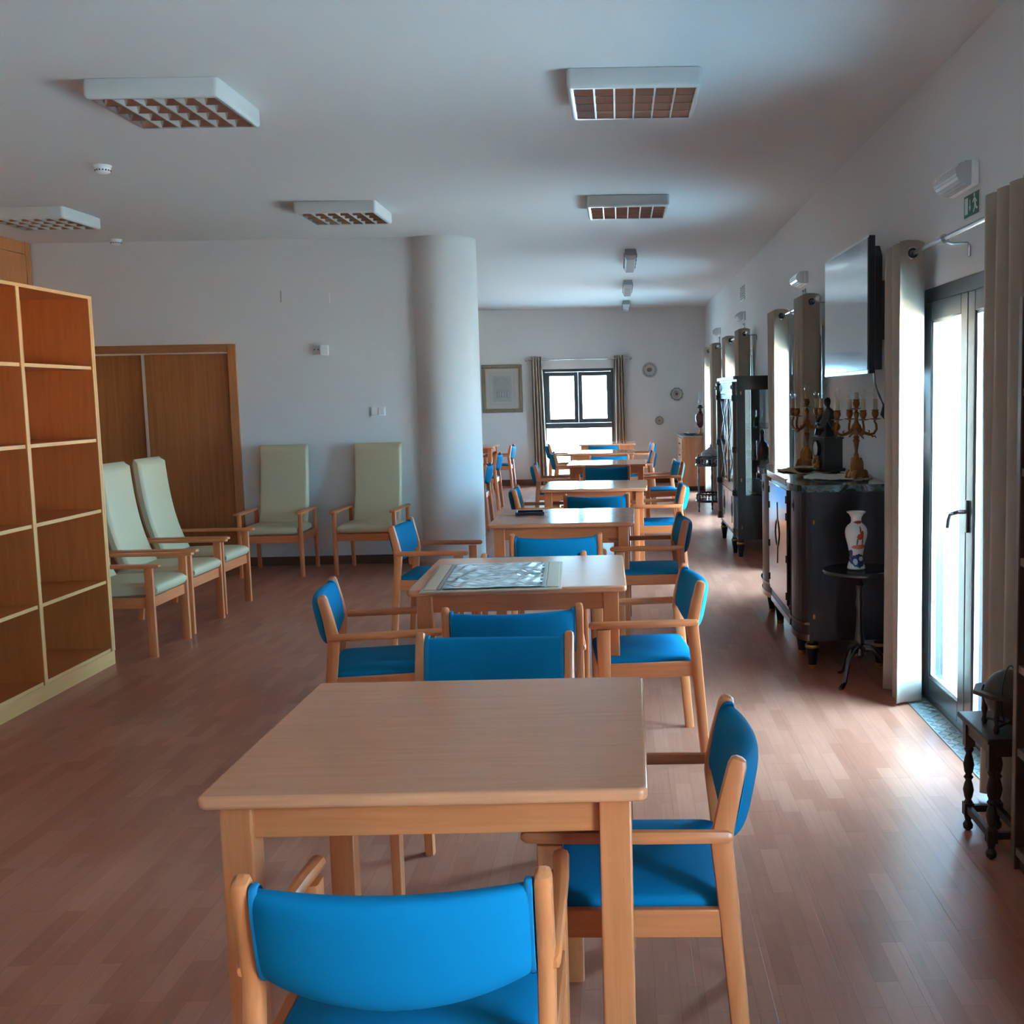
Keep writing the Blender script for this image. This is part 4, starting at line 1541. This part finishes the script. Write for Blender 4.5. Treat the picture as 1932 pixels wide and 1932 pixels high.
def candelabrum(label, loc, rz, bulbs):
    t = thing('candelabrum', label, 'candelabrum', loc, rz, 'gilt candelabra on the sideboard')
    g, b = M['gilt'], M['brass']
    m = MB()
    m.lathe([(0, .012), (.05, .014), (.046, .03), (.036, .045), (.040, .075), (.034, .10), (.022, .115), (.015, .13), (.0, .13)], 10, cap=False)
    for k in range(3):
        a = 2 * PI * k / 3 + .5
        cx_, cy_ = .05 * math.cos(a), .05 * math.sin(a)
        m.ball((cx_, cy_, .03), .022, .022, .026, 10)
        m.tube([(cx_ * 1.0, cy_ * 1.0, .03), (cx_ * 1.35, cy_ * 1.35, .016), (cx_ * 1.45, cy_ * 1.45, .006)], [.012, .009, .007], 8)
        m.tube([(cx_ * .75, cy_ * .75, .05), (cx_ * .72, cy_ * .72, .095), (cx_ * .55, cy_ * .55, .122)], [.008, .007, .004], 6)
    m.build('base', g, t)
    m = MB()
    m.lathe([(.013, .128), (.015, .14), (.009, .15), (.009, .165), (.015, .205), (.020, .222), (.013, .23), (.019, .238), (.012, .246), (.012, .262), (.020, .275), (.030, .29), (.026, .305), (.014, .32), (.010, .345), (.015, .365), (.017, .376), (.008, .384), (.008, .40)], 14)
    m.build('stem', g, t)
    sl = []
    for k in range(4):
        a = PI / 2 * k + .45
        ca, sa = math.cos(a), math.sin(a)

        def P(r, z):
            return (r * ca, r * sa, z)
        m = MB()
        m.tube([P(.02, .285), P(.05, .262), P(.08, .252), P(.105, .258), P(.121, .282), P(.118, .310), P(.108, .325), P(.112, .34)], [.011, .009, .008, .007, .0075, .007, .006, .009], 8)
        m.tube([P(.085, .253), P(.098, .240), P(.112, .243), P(.117, .232)], [.006, .005, .004, .003], 6)
        m.tube([P(.075, .256), P(.078, .272), P(.07, .278)], [.005, .004, .002], 6)
        m.build('arm', g, t)
        sl.append((P(.112, 0)[0], P(.112, 0)[1], .34, .095))
    sl.append((0, 0, .40, .072))
    for i, (x, y, z, hc) in enumerate(sl):
        m = MB()
        m.lathe([(.006, -.006), (.032, -.001), (.034, .002), (.010, .004), (.012, .010), (.019, .022), (.020, .036), (.016, .044), (.020, .05), (.018, .053), (.0, .053)], 14, (x, y, z), cap=False)
        m.build('candle_cup', g, t)
        m = MB()
        hh = hc - .03
        m.lathe([(.0125, .05), (.0128, .05 + hh * .5), (.0122, .05 + hh - .002), (.006, .05 + hh)], 12, (x, y, z))
        cdl = m.build('candle_sleeve', M['candle'], t)
        if bulbs[i]:
            zz = z + .05 + hh
            MB().lathe([(.006, 0), (.010, .008), (.0165, .022), (.0165, .032), (.011, .048), (.004, .06), (.0, .063)], 14, (x, y, zz), cap=False).build('bulb', M['bulb'], cdl)
    return t


candelabrum('gilt candelabrum with electric candles at the near end of the sideboard', (1.345, 6.36, TOPZ), R(-18), [1, 1, 1, 1, 0])
candelabrum('gilt candelabrum with electric candles at the far end of the sideboard', (1.255, 7.50, TOPZ), R(20), [1, 1, 1, 1, 1])

# mantel clock with a seated bronze figure
t = thing('mantel_clock', 'dark mantel clock with a seated bronze figure and oval white dial', 'clock', (1.30, 7.0, TOPZ + .006), R(16))
MB().box(-.075, .075, -.10, .10, 0, .018, .003).box(-.062, .062, -.085, .085, .018, .20, .003).box(-.068, .068, -.092, .092, .20, .212, .003).build('plinth', M['slate'], t)
m = MB()
m.ball((-.082, -.01, .03), .016, .045, .022, 12).ball((-.080, -.03, .055), .014, .02, .022, 10).ball((-.080, .02, .055), .014, .02, .022, 10).ball((-.078, .0, .085), .012, .04, .02, 10)
m.ball((-.09, -.05, .012), .012, .016, .012, 8).ball((-.09, .04, .012), .012, .016, .012, 8)
m.build('gilt_mount', M['gilt'], t)
m = MB()
TT = Matrix.Translation((-.064, 0, .14)) @ Matrix.Rotation(R(-90), 4, 'Y') @ Matrix.Scale(1.35, 4, (1, 0, 0))
m.lathe([(.036, 0), (.040, .008), (.037, .022), (.034, .022), (.034, .014), (0, .014)], 28, T=TT, cap=False)
dl = m.build('dial_bezel', M['ebony'], t)
m = MB()
m.lathe([(0, .0185), (.0335, .0185), (.0335, .014), (0, .014)], 28, T=TT, cap=False)
dd_ = m.build('dial', M['porcelain'], dl)
# seated robed figure, one continuous surface
m = MB()
prof = [(.00, .062, .050, 0, 0), (.02, .062, .052, 0, 0), (.045, .056, .050, -.004, .0), (.065, .050, .050, -.008, .004), (.085, .040, .046, .0, .006), (.11, .034, .044, .008, .006), (.135, .032, .046, .010, .004),
        (.155, .028, .048, .010, .0), (.170, .020, .036, .008, -.002), (.180, .012, .014, .004, -.004), (.188, .011, .012, .0, -.005), (.196, .016, .017, -.003, -.006), (.210, .021, .020, -.005, -.007), (.225, .021, .020, -.004, -.007), (.238, .014, .014, -.002, -.006), (.244, .004, .004, 0, -.006)]


def fig(u, v):
    i = min(int(v * (len(prof) - 1) + 1e-6), len(prof) - 1)
    z, rx, ry, ox, oy = prof[i]
    a = 2 * PI * u
    fold = 1 + (.07 * math.cos(9 * a) if z < .16 else 0)
    return (ox + rx * fold * math.cos(a), oy + ry * fold * math.sin(a), .212 + z)


m.grid(fig, 28, len(prof) - 1, cu=True)
m.build('seated_figure', M['bronze'], t, sharp=70)
m = MB()
m.tube([(.0, .045, .355), (-.03, .055, .32), (-.055, .035, .295), (-.062, .0, .29)], [.014, .012, .010, .008], 8)
m.tube([(.0, -.045, .355), (-.02, -.062, .315), (-.015, -.078, .288), (-.01, -.085, .275)], [.014, .012, .010, .008], 8)
m.build('arm', M['bronze'], t)
m = MB()
m.tube([(-.03, -.02, .262), (-.06, -.015, .255), (-.068, -.012, .222)], [.020, .018, .014], 8)
m.tube([(-.03, .025, .262), (-.058, .02, .252), (-.066, .02, .222)], [.020, .018, .014], 8)
m.build('leg', M['bronze'], t)
m = MB()
m.lathe([(.018, 0), (.014, .006), (.009, .012), (.011, .03), (.016, .034), (0, .034)], 12, (.02, -.072, .212), cap=False)
m.ball((.02, -.072, .274), .029, n=16)
m.build('orb', M['gilt'], t)
# little silver dish beside the clock
t = thing('dish', 'small dark oval dish on the front of the sideboard', 'dish', (1.12, 6.78, TOPZ + .008), R(20))
MB().grid(lambda u, v: ((.055 * v) * math.cos(2 * PI * u), (.085 * v) * math.sin(2 * PI * u), .002 + .026 * v ** 3), 28, 6, cu=True).build('bowl', M['walnut'], t)
MB().grid(lambda u, v: ((.056 + .002 * math.cos(2 * PI * v)) * math.cos(2 * PI * u), (.086 + .002 * math.cos(2 * PI * v)) * math.sin(2 * PI * u), .028 + .002 * math.sin(2 * PI * v)), 28, 6, cu=True, cv=True).build('rim', M['bronze'], t)

# ================================================================== PEDESTAL TABLE AND VASE
t = thing('pedestal_table', 'small round dark pedestal table in front of the sideboard', 'side table', (1.235, 5.76, 0))
MB().lathe([(0, .578), (.17, .578), (.188, .585), (.192, .594), (.188, .603), (.178, .606), (.172, .603), (0, .603)], 48, cap=False).build('top', M['ebony'], t)
MB().lathe([(.05, .577), (.03, .56), (.02, .54), (.03, .52), (.018, .50), (.016, .46), (.024, .42), (.018, .40), (.015, .36), (.022, .27), (.030, .22), (.022, .20), (.034, .185), (.034, .15), (.012, .13)], 20).build('column', M['ebony'], t)
for k in range(3):
    a = R(230 + 120 * k)
    ca, sa = math.cos(a), math.sin(a)
    MB().bar([(.02 * ca, .02 * sa, .185), (.07 * ca, .07 * sa, .18), (.115 * ca, .115 * sa, .14), (.135 * ca, .135 * sa, .08), (.155 * ca, .155 * sa, .03), (.19 * ca, .19 * sa, .010), (.205 * ca, .205 * sa, .010)],
             [.026, .026, .024, .022, .022, .026, .018], [.045, .036, .026, .020, .018, .016, .014]).build('leg', M['ebony'], t)
vz = thing('vase', 'white porcelain vase with red flowers and blue base on the pedestal table', 'vase', (1.217, 5.755, .6063), R(12))
MB().lathe([(0, .0), (.044, .0), (.047, .004), (.044, .018), (.037, .045), (.036, .075), (.043, .12), (.055, .165), (.058, .19), (.055, .21), (.045, .226), (.030, .238), (.026, .25), (.028, .268), (.038, .285), (.049, .294), (.050, .298), (.046, .298), (.034, .286), (.022, .262)], 36, cap=False).build('body', M['vase'], vz)


# ================================================================== DISPLAY CABINET
VY0, VY1, VX, VZ = 10.32, 12.05, 1.085, 1.675
t = thing('display_cabinet', 'tall dark glazed display cabinet between the second and third glass doors', 'cabinet', (0, 0, 0))
XB = 1.478
mh, mh2 = M['mahog'], M['mahog2']
MB().box(VX, XB, VY0, VY1, .165, .19).build('floor_panel', mh, t)
MB().box(XB - .012, XB, VY0, VY1, .19, VZ - .05).build('back_panel', mh, t)
MB().prism([(XB, VY0 - .02), (VX - .015, VY0 - .02), (VX - .03, VY0 + .02), (VX - .03, VY1 - .02), (VX - .015, VY1 + .02), (XB, VY1 + .02)], VZ - .03, VZ).box(VX, XB, VY0, VY1, VZ - .05, VZ - .03).build('cornice', mh, t)
for (y, s_) in ((VY0, 1), (VY1, -1)):
    sd = MB()
    a, b = (y, y + .022) if s_ > 0 else (y - .022, y)
    sd.box(VX, XB - .012, a, b, .19, .575).box(VX, VX + .075, a, b, .575, VZ - .05).box(XB - .062, XB - .012, a, b, .575, VZ - .05).box(VX + .075, XB - .062, a, b, 1.55, VZ - .05)
    o = sd.build('side_panel', mh, t)
    MB().box(VX + .075, XB - .062, a + .008, a + .012, .575, 1.55).build('side_pane', M['clear'], o)
    q = MB()
    for z in (.28, .72, 1.52):
        q.tube([(VX + .035, y - .003 * s_, z - .015), (VX + .035, y - .003 * s_, z + .015)], .005, 8)
    q.build('hinge', M['brass'], o)
# front: corner columns, frieze, glazed doors above, panelled doors below
for y in (VY0 + .045, VY1 - .045):
    c = MB()
    c.lathe([(.040, .19), (.040, .26), (.043, .265), (.036, .28), (.036, 1.46), (.042, 1.475), (.036, 1.49), (.040, 1.53), (.040, VZ - .05)], 20, (VX - .004, y, 0))
    o = c.build('corner_column', mh2, t)
    for z in (.60, 1.00, 1.475):
        MB().lathe([(.037, z - .03), (.043, z - .02), (.043, z + .02), (.037, z + .03)], 20, (VX - .004, y, 0)).build('ring', M['bronze'], o)
    MB().ball((VX - .042, y, 1.575), .016, .026, .022).build('mask_mount', M['pewter'], o)
fz = MB().box(VX - .012, VX + .01, VY0 + .085, VY1 - .085, 1.51, VZ - .05, .003).build('frieze', mh2, t)
m = MB()
for y in (VY0 + .25, VY1 - .25):
    m.lathe([(0, .008), (.02, .006), (.032, .009), (.036, 0), (0, 0)], 20, T=Matrix.Translation((VX - .012, y, 1.57)) @ Matrix.Rotation(R(-90), 4, 'Y'), cap=False)
m.build('rosette', M['pewter'], fz)
MB().box(VX - .006, VX + .012, VY0 + .085, VY1 - .085, .575, .60, .003).build('middle_rail', mh2, t)
ym = (VY0 + VY1) / 2
for (a, b) in ((VY0 + .088, ym - .002), (ym + .002, VY1 - .088)):
    g_ = MB()
    g_.box(VX - .008, VX + .012, a, a + .045, .602, 1.508, .002).box(VX - .008, VX + .012, b - .045, b, .602, 1.508, .002)
    g_.box(VX - .008, VX + .012, a + .045, b - .045, .602, .65, .002).box(VX - .008, VX + .012, a + .045, b - .045, 1.462, 1.508, .002)
    o = g_.build('glazed_door', mh2, t)
    MB().box(VX + .001, VX + .004, a + .045, b - .045, .65, 1.462).build('pane', M['clear'], o)
    la = MB()
    ya, yb, za, zb = a + .045, b - .045, .65, 1.462
    zmid = (za + zb) / 2
    ymid = (ya + yb) / 2
    for (p0, p1) in (((ya, za), (yb, zmid)), ((yb, za), (ya, zmid)), ((ya, zmid), (yb, zb)), ((yb, zmid), (ya, zb))):
        la.bar([(VX - .003, p0[0], p0[1]), (VX - .003, p1[0], p1[1])], .010, .008, up=(1, 0, 0))
    la.build('lattice', M['ebony'], o)
    p = MB().box(VX - .008, VX + .012, a, b, .20, .572, .003).build('panel_door', mh2, t)
    yc = (a + b) / 2
    m = MB()
    zc = .40
    for s_ in (-1, 1):
        m.prism([(-.006, s_ * .06), (0, s_ * .13), (.006, s_ * .06)], 0, .004, Matrix.Translation((VX - .008, yc, zc)) @ Matrix(((0, 0, -1, 0), (1, 0, 0, 0), (0, 1, 0, 0), (0, 0, 0, 1))))
    m.tube([(VX - .009, yc + .045 * math.cos(2 * PI * k / 18), zc + .068 * math.sin(2 * PI * k / 18)) for k in range(18)], .005, 6, True)
    m.build('medallion', M['ebony'], p)
for z in (.90, 1.19):
    MB().box(VX + .02, XB - .016, VY0 + .024, VY1 - .024, z, z + .008).build('glass_shelf', M['clear'], t)
MB().box(VX + .02, XB - .016, VY0 + .024, VY1 - .024, .595, .608).build('shelf', mh, t)
MB().box(XB - .0165, XB - .0125, VY0 + .03, VY1 - .03, .62, 1.58).build('mirror_back', M['mirror'], t)
for (x, y) in ((1.115, VY0 + .05), (1.115, VY1 - .05), (1.44, VY0 + .05), (1.44, VY1 - .05), (1.09, VY0 + .32), (1.09, VY1 - .32)):
    m = MB()
    turned_foot(m, x, y, .165, .036)
    f_ = m.build('foot', mh, t)
    MB().lathe([(.037, .118), (.039, .122), (.039, .132), (.037, .136)], 18, (x, y, 0)).build('brass_ring', M['brass'], f_)

# glassware inside
def wine_glass(loc, label):
    g_ = thing('wine_glass', label, 'glass', loc, 0, 'stemmed glasses in the display cabinet')
    MB().lathe([(.028, 0), (.028, .002), (.006, .006), (.004, .02), (.004, .07), (.008, .078), (.0, .079)], 14, cap=False).build('foot', M['clear'], g_)
    MB().lathe([(.003, .079), (.018, .09), (.028, .11), (.031, .135), (.028, .16)], 14, cap=False).build('bowl', M['clear'], g_)
    return g_


wg = None
rows = {.608: 'stemmed glass on the lowest shelf of the display cabinet', .908: 'stemmed glass on the middle shelf of the display cabinet', 1.198: 'stemmed glass on the top shelf of the display cabinet'}
for z, lb in rows.items():
    for k in range(4):
        loc = (1.19 + .07 * (k % 3), VY0 + .11 + .11 * k, z + .0003)
        if wg is None:
            wg = wine_glass(loc, lb)
        else:
            dup(wg, loc, 0, lb)
t = thing('decanter', 'dark red glass decanter inside the display cabinet', 'decanter', (1.36, VY0 + .34, .9083))
MB().lathe([(0, 0), (.05, 0), (.058, .02), (.058, .09), (.045, .13), (.018, .155), (.014, .20), (.02, .21), (0, .21)], 20, cap=False).build('body', M['redglass'], t)
MB().lathe([(.010, .205), (.02, .225), (.022, .245), (.012, .262), (0, .265)], 16, cap=False).build('stopper', M['redglass'], t)
t = thing('figurine', 'pale porcelain figurine on the lowest shelf of the display cabinet', 'figurine', (1.40, VY0 + .20, .6083))
MB().lathe([(0, 0), (.045, 0), (.048, .01), (.040, .06), (.026, .12), (.030, .15), (.022, .18), (.009, .195), (.008, .205)], 20, cap=False).build('robe', M['porcelain'], t)
MB().ball((0, 0, .225), .020, .020, .024, 14).build('head', M['porcelain'], t)

# ================================================================== ROUND TIERED STAND
t = thing('tiered_stand', 'round black two-tier stand with spindle galleries beyond the display cabinet', 'stand', (1.17, 14.42, 0))
eb = M['ebony']
for zt_ in (.155, .615):
    o = MB().lathe([(0, zt_ - .024), (.19, zt_ - .024), (.20, zt_ - .008), (.192, zt_ + .008), (0, zt_ + .008)], 40, cap=False).build('tier', eb, t)
    sp = MB()
    for k in range(24):
        a = 2 * PI * k / 24
        sp.lathe([(.005, 0), (.011, .02), (.005, .04), (.009, .055), (.005, .07)], 6, (.183 * math.cos(a), .183 * math.sin(a), zt_ + .007))
    sp.build('spindles', eb, o, kind='stuff')
    MB().tube([(.183 * math.cos(2 * PI * k / 40), .183 * math.sin(2 * PI * k / 40), zt_ + .08) for k in range(40)], .012, 8, True).build('gallery_rail', eb, o)
for k in range(3):
    a = R(200 + 120 * k)
    m = MB()
    m.lathe([(.008, 0), (.014, .02), (.009, .04), (.016, .08), (.012, .11), (.016, .14), (.012, .17), (.018, .24), (.010, .28), (.013, .36), (.018, .44), (.010, .49), (.016, .53), (.012, .58), (.016, .61), (.012, .65), (.016, .70), (.009, .73), (.012, .745), (0, .755)], 12, (.17 * math.cos(a), .17 * math.sin(a), 0), cap=False)
    m.build('leg', eb, t)
t = thing('tureen', 'dark pewter lidded tureen on top of the round stand', 'tureen', (1.175, 14.42, .6232))
MB().lathe([(0, 0), (.06, 0), (.065, .008), (.03, .02), (.035, .03), (.10, .06), (.125, .10), (.122, .125), (0, .125)], 28, cap=False).build('bowl', M['pewter'], t)
MB().lathe([(.130, .126), (.118, .14), (.08, .17), (.05, .185), (.03, .205), (.012, .215), (.016, .23), (.012, .245), (0, .25)], 28, cap=False).build('lid', M['pewter'], t)
for s_ in (-1, 1):
    MB().tube([(0, s_ * .115, .11), (0, s_ * .15, .118), (0, s_ * .155, .09), (0, s_ * .12, .075)], .008, 8).build('handle', M['pewter'], t)

# ================================================================== FAR CABINET AND LAMP
t = thing('drawer_cabinet', 'orange cherry wood chest of drawers in the far right corner', 'cabinet', (0, 0, 0))
FX0, FX1, FY0, FY1, FZ = .975, 1.49, 17.58, 18.85, .86
MB().box(FX0 + .02, FX1, FY0, FY1, .07, FZ - .025, .003).build('body', M['cherry'], t)
MB().box(FX0 + .05, FX1, FY0 + .02, FY1 - .02, 0, .07).build('plinth', M['walnut'], t)
MB().box(FX0 - .005, FX1, FY0 - .012, FY1 + .012, FZ - .025, FZ, .004).build('top', M['greytop'], t)
for k in range(4):
    z0 = .09 + k * .183
    o = MB().box(FX0, FX0 + .02, FY0 + .01, FY1 - .01, z0, z0 + .176, .003).build('drawer', M['cherry'], t)
    MB().tube([(FX0 - .002, FY0 + .35, z0 + .09), (FX0 - .025, FY0 + .36, z0 + .09), (FX0 - .025, FY0 + .46, z0 + .09), (FX0 - .002, FY0 + .47, z0 + .09)], .006, 6).build('handle', M['chrome_dark'], o)
t = thing('oil_lamp', 'ruby glass oil lamp with a clear chimney on the cherry chest', 'lamp', (1.30, 17.95, FZ + .0002))
MB().lathe([(0, 0), (.07, 0), (.072, .012), (.05, .02), (.03, .035), (.018, .06), (.016, .10), (.024, .115), (0, .115)], 24, cap=False).build('foot', M['brass'], t)
MB().lathe([(.022, .115), (.055, .16), (.082, .23), (.086, .29), (.07, .335), (.03, .36), (0, .362)], 28, cap=False).build('reservoir', M['redglass'], t)
MB().lathe([(.03, .36), (.034, .37), (.022, .38), (.024, .42), (.055, .43), (.055, .44), (.03, .455), (.028, .475), (0, .475)], 20, cap=False).build('burner', M['bronze'], t)
MB().lathe([(.026, .474), (.034, .51), (.026, .56), (.020, .62), (.021, .68)], 18, cap=False).build('chimney', M['clear'], t)
t = thing('tray', 'turquoise oval tray lying on the cherry chest', 'tray', (1.13, 17.95, FZ + .0002), R(10))
MB().grid(lambda u, v: (.11 * v * math.cos(2 * PI * u), .22 * v * math.sin(2 * PI * u), .004 + .022 * v ** 4), 30, 6, cu=True).build('bowl', M['skyblue'], t)
MB().tube([(-.02, .02, .012), (-.01, .03, .04), (.0, .02, .055)], .008, 8).build('knob', M['skyblue'], t)

# ================================================================== PICTURE AND PLATES ON THE END WALL
t = thing('framed_picture', 'framed grey relief picture of an arch with figures, left of the end window', 'picture', (-1.97, YF, 1.66))
hx, hz, fwid = .345, .405, .055
m = MB()
for (a, b, c, d) in ((-hx, hx, hz - fwid, hz), (-hx, hx, -hz, -hz + fwid), (-hx, -hx + fwid, -hz + fwid, hz - fwid), (hx - fwid, hx, -hz + fwid, hz - fwid)):
    m.box(a, b, -.035, 0, c, d, .010, 3)
m.build('frame', M['picframe'], t)
m = MB()
i = .012
for (a, b, c, d) in ((-hx + fwid, hx - fwid, hz - fwid - i, hz - fwid), (-hx + fwid, hx - fwid, -hz + fwid, -hz + fwid + i), (-hx + fwid, -hx + fwid + i, -hz + fwid + i, hz - fwid - i), (hx - fwid - i, hx - fwid, -hz + fwid + i, hz - fwid - i)):
    m.box(a, b, -.028, 0, c, d, .003)
m.build('inner_slip', M['brass'], t)
MB().box(-hx + fwid, hx - fwid, -.012, -.002, -hz + fwid, hz - fwid).build('mount', M['mount'], t)
m = MB()
for (e, zz) in ((.21, .27), (.165, .225)):
    for (a, b, c, d) in ((-e, e, zz - .008, zz), (-e, e, -zz, -zz + .008), (-e, -e + .008, -zz + .008, zz - .008), (e - .008, e, -zz + .008, zz - .008)):
        m.box(a, b, -.017, -.012, c, d)
m.build('ruled_border', M['relief'], t)
MB().box(-.15, .15, -.015, -.012, -.21, .21, .001).build('relief_panel', M['relief'], t)
m = MB()
m.tube([(.12 * math.cos(R(180 - 9 * k)), -.014, .06 + .12 * math.sin(R(9 * k))) for k in range(21)], .008, 6)
m.box(-.128, -.112, -.02, -.012, -.19, .06).box(.112, .128, -.02, -.012, -.19, .06).box(-.075, .075, -.02, -.012, .075, .088)
m.build('arch', M['relief'], t)
for k, (x, h_) in enumerate(((-.085, .13), (-.045, .16), (-.005, .12), (.04, .15), (.085, .14))):
    MB().ball((x, -.014, -.15 + h_ * .35), .018, .008, h_ * .4, 10).ball((x, -.016, -.15 + h_ * .85), .011, .008, .013, 8).build('relief_figure', M['relief'], t)
for (x, z, r, mt, nm, lb) in ((.542, 1.93, .131, 'plate', 'round', 'largest decorated plate hung on the end wall, upper left of the three'), (1.00, 1.515, .108, 'plate2', 'scal', 'scalloped decorated plate hung on the end wall beside the lamp'),
                              (.695, 1.07, .072, 'plate3', 'round', 'smallest decorated plate hung on the end wall, lowest of the three')):
    t = thing('wall_plate', lb, 'plate', (x, YF - .001, z), 0, 'plates hung on the end wall')

    def pl(u, v, r=r, sc=(nm == 'scal')):
        pr = [(0, -.008), (.55, -.008), (.62, -.012), (.70, -.018), (.97, -.026), (1.0, -.025), (.98, -.020), (.6, -.004), (0, 0)]
        k = pr[min(int(v * 8 + 1e-6), 8)]
        a = 2 * PI * u
        w_ = 1 + (.05 * math.cos(10 * a) * (k[0] > .75) if sc else 0)
        return (r * k[0] * w_ * math.cos(a), k[1], r * k[0] * w_ * math.sin(a))
    MB().grid(pl, 60, 8, cu=True).build('dish', M[mt], t)
    MB().tube([(-.01, -.002, r * .98), (0, -.004, r * 1.06), (.01, -.002, r * .98)], .002, 5).build('hanger', M['brass'], t)

# ================================================================== DARK BOOKCASE AND GLOBE
t = thing('dark_bookcase', 'dark brown open bookcase cut off by the right edge of the photograph', 'bookcase', (0, 0, 0))
BX0, BX1, BY0, BY1, BZ = 1.228, 1.47, 1.75, 3.45, 1.80
for y in (BY1 - .022, (BY0 + BY1) / 2, BY0 + .022):
    o = MB().box(BX0 + .004, BX1 - .008, y - .014 + .008, y + .014 + .008, 0, BZ).build('side_panel', M['walnut_in'], t)
    MB().box(BX0, BX0 + .004, y - .014 + .008, y + .014 + .008, 0, BZ).build('edging', M['walnut_edge'], o)
MB().box(BX1 - .008, BX1, BY0, BY1, 0, BZ).build('back_panel', M['walnut_in'], t)
for (a, b) in ((BY0 + .0445, (BY0 + BY1) / 2 - .0065), ((BY0 + BY1) / 2 + .0225, BY1 - .0285)):
    for z in (.06, .385, .652, .99, 1.268, 1.513, 1.772):
        o = MB().box(BX0 + .012, BX1 - .0085, a, b, z - .012, z + .012).build('shelf', M['walnut_in'], t)
        MB().box(BX0 + .006, BX0 + .012, a, b, z - .012, z + .012).build('edging', M['walnut_edge'], o)
    MB().box(BX0 + .02, BX0 + .03, a, b, 0, .047).build('plinth', M['walnut'], t)

t = thing('stool_table', 'small dark table with turned legs carrying the globe, by the right edge', 'side table', (1.235, 3.63, 0))
MB().box(-.08, .08, -.165, .165, .392, .412, .006, 3).build('top', M['walnut'], t)
MB().box(-.06, .06, -.14, .14, .345, .392, .003).build('apron', M['walnut'], t)
for sx in (-1, 1):
    for sy in (-1, 1):
        x, y = sx * .05, sy * .122
        m = MB()
        m.box(x - .017, x + .017, y - .017, y + .017, .30, .392, .002)
        m.lathe([(.012, .30), (.017, .29), (.010, .275), (.014, .26), (.019, .235), (.015, .21), (.010, .20), (.017, .19), (.010, .18), (.015, .165), (.019, .145), (.014, .12), (.010, .11), (.016, .10)], 14, (x, y, 0))
        m.box(x - .017, x + .017, y - .017, y + .017, .055, .10, .002)
        m.lathe([(.008, 0), (.016, .008), (.018, .02), (.010, .035), (.014, .05), (.014, .055)], 14, (x, y, 0))
        m.build('leg', M['walnut'], t)
for s_ in (-1, 1):
    MB().box(s_ * .05 - .010, s_ * .05 + .010, -.105, .105, .066, .090, .002).build('stretcher', M['walnut'], t)
    MB().box(-.033, .033, s_ * .122 - .010, s_ * .122 + .010, .066, .090, .002).build('stretcher', M['walnut'], t)
t = thing('globe', 'antique globe in a dark wooden cradle on the small turned table', 'globe', (1.262, 3.585, .4122))
MB().ball((0, 0, .115), .08, n=32).build('sphere', M['globe'], t)
ring = MB()
ring.grid(lambda u, v: ((.104 + (.014 if v in (0.25, 0.5) else -.012)) * math.cos(2 * PI * u), (.104 + (.014 if v in (0.25, 0.5) else -.012)) * math.sin(2 * PI * u), .118 + (.012 if 0.4 < v < 0.9 else 0)), 8, 4, cu=True, cv=True, smooth=False)
ring.build('horizon_ring', M['walnut'], t)
MB().tube([(.092 * math.cos(2 * PI * k / 40) * .55, .092 * math.cos(2 * PI * k / 40) * .835, .115 + .092 * math.sin(2 * PI * k / 40)) for k in range(40)], .003, 6, True).build('meridian', M['bronze'], t)
for k in range(4):
    a = PI / 4 + PI / 2 * k
    m = MB()
    m.lathe([(.007, 0), (.011, .012), (.006, .03), (.011, .05), (.007, .075), (.010, .10), (.007, .118)], 10, (.085 * math.cos(a), .085 * math.sin(a), 0))
    m.build('leg', M['walnut'], t)
MB().tube([(.085 * math.cos(PI / 4), .085 * math.sin(PI / 4), .02), (0, 0, .018), (-.085 * math.cos(PI / 4), -.085 * math.sin(PI / 4), .02)], .005, 6).tube([(.085 * math.cos(PI / 4), -.085 * math.sin(PI / 4), .02), (0, 0, .018), (-.085 * math.cos(PI / 4), .085 * math.sin(PI / 4), .02)], .005, 6).build('stretcher', M['walnut'], t)
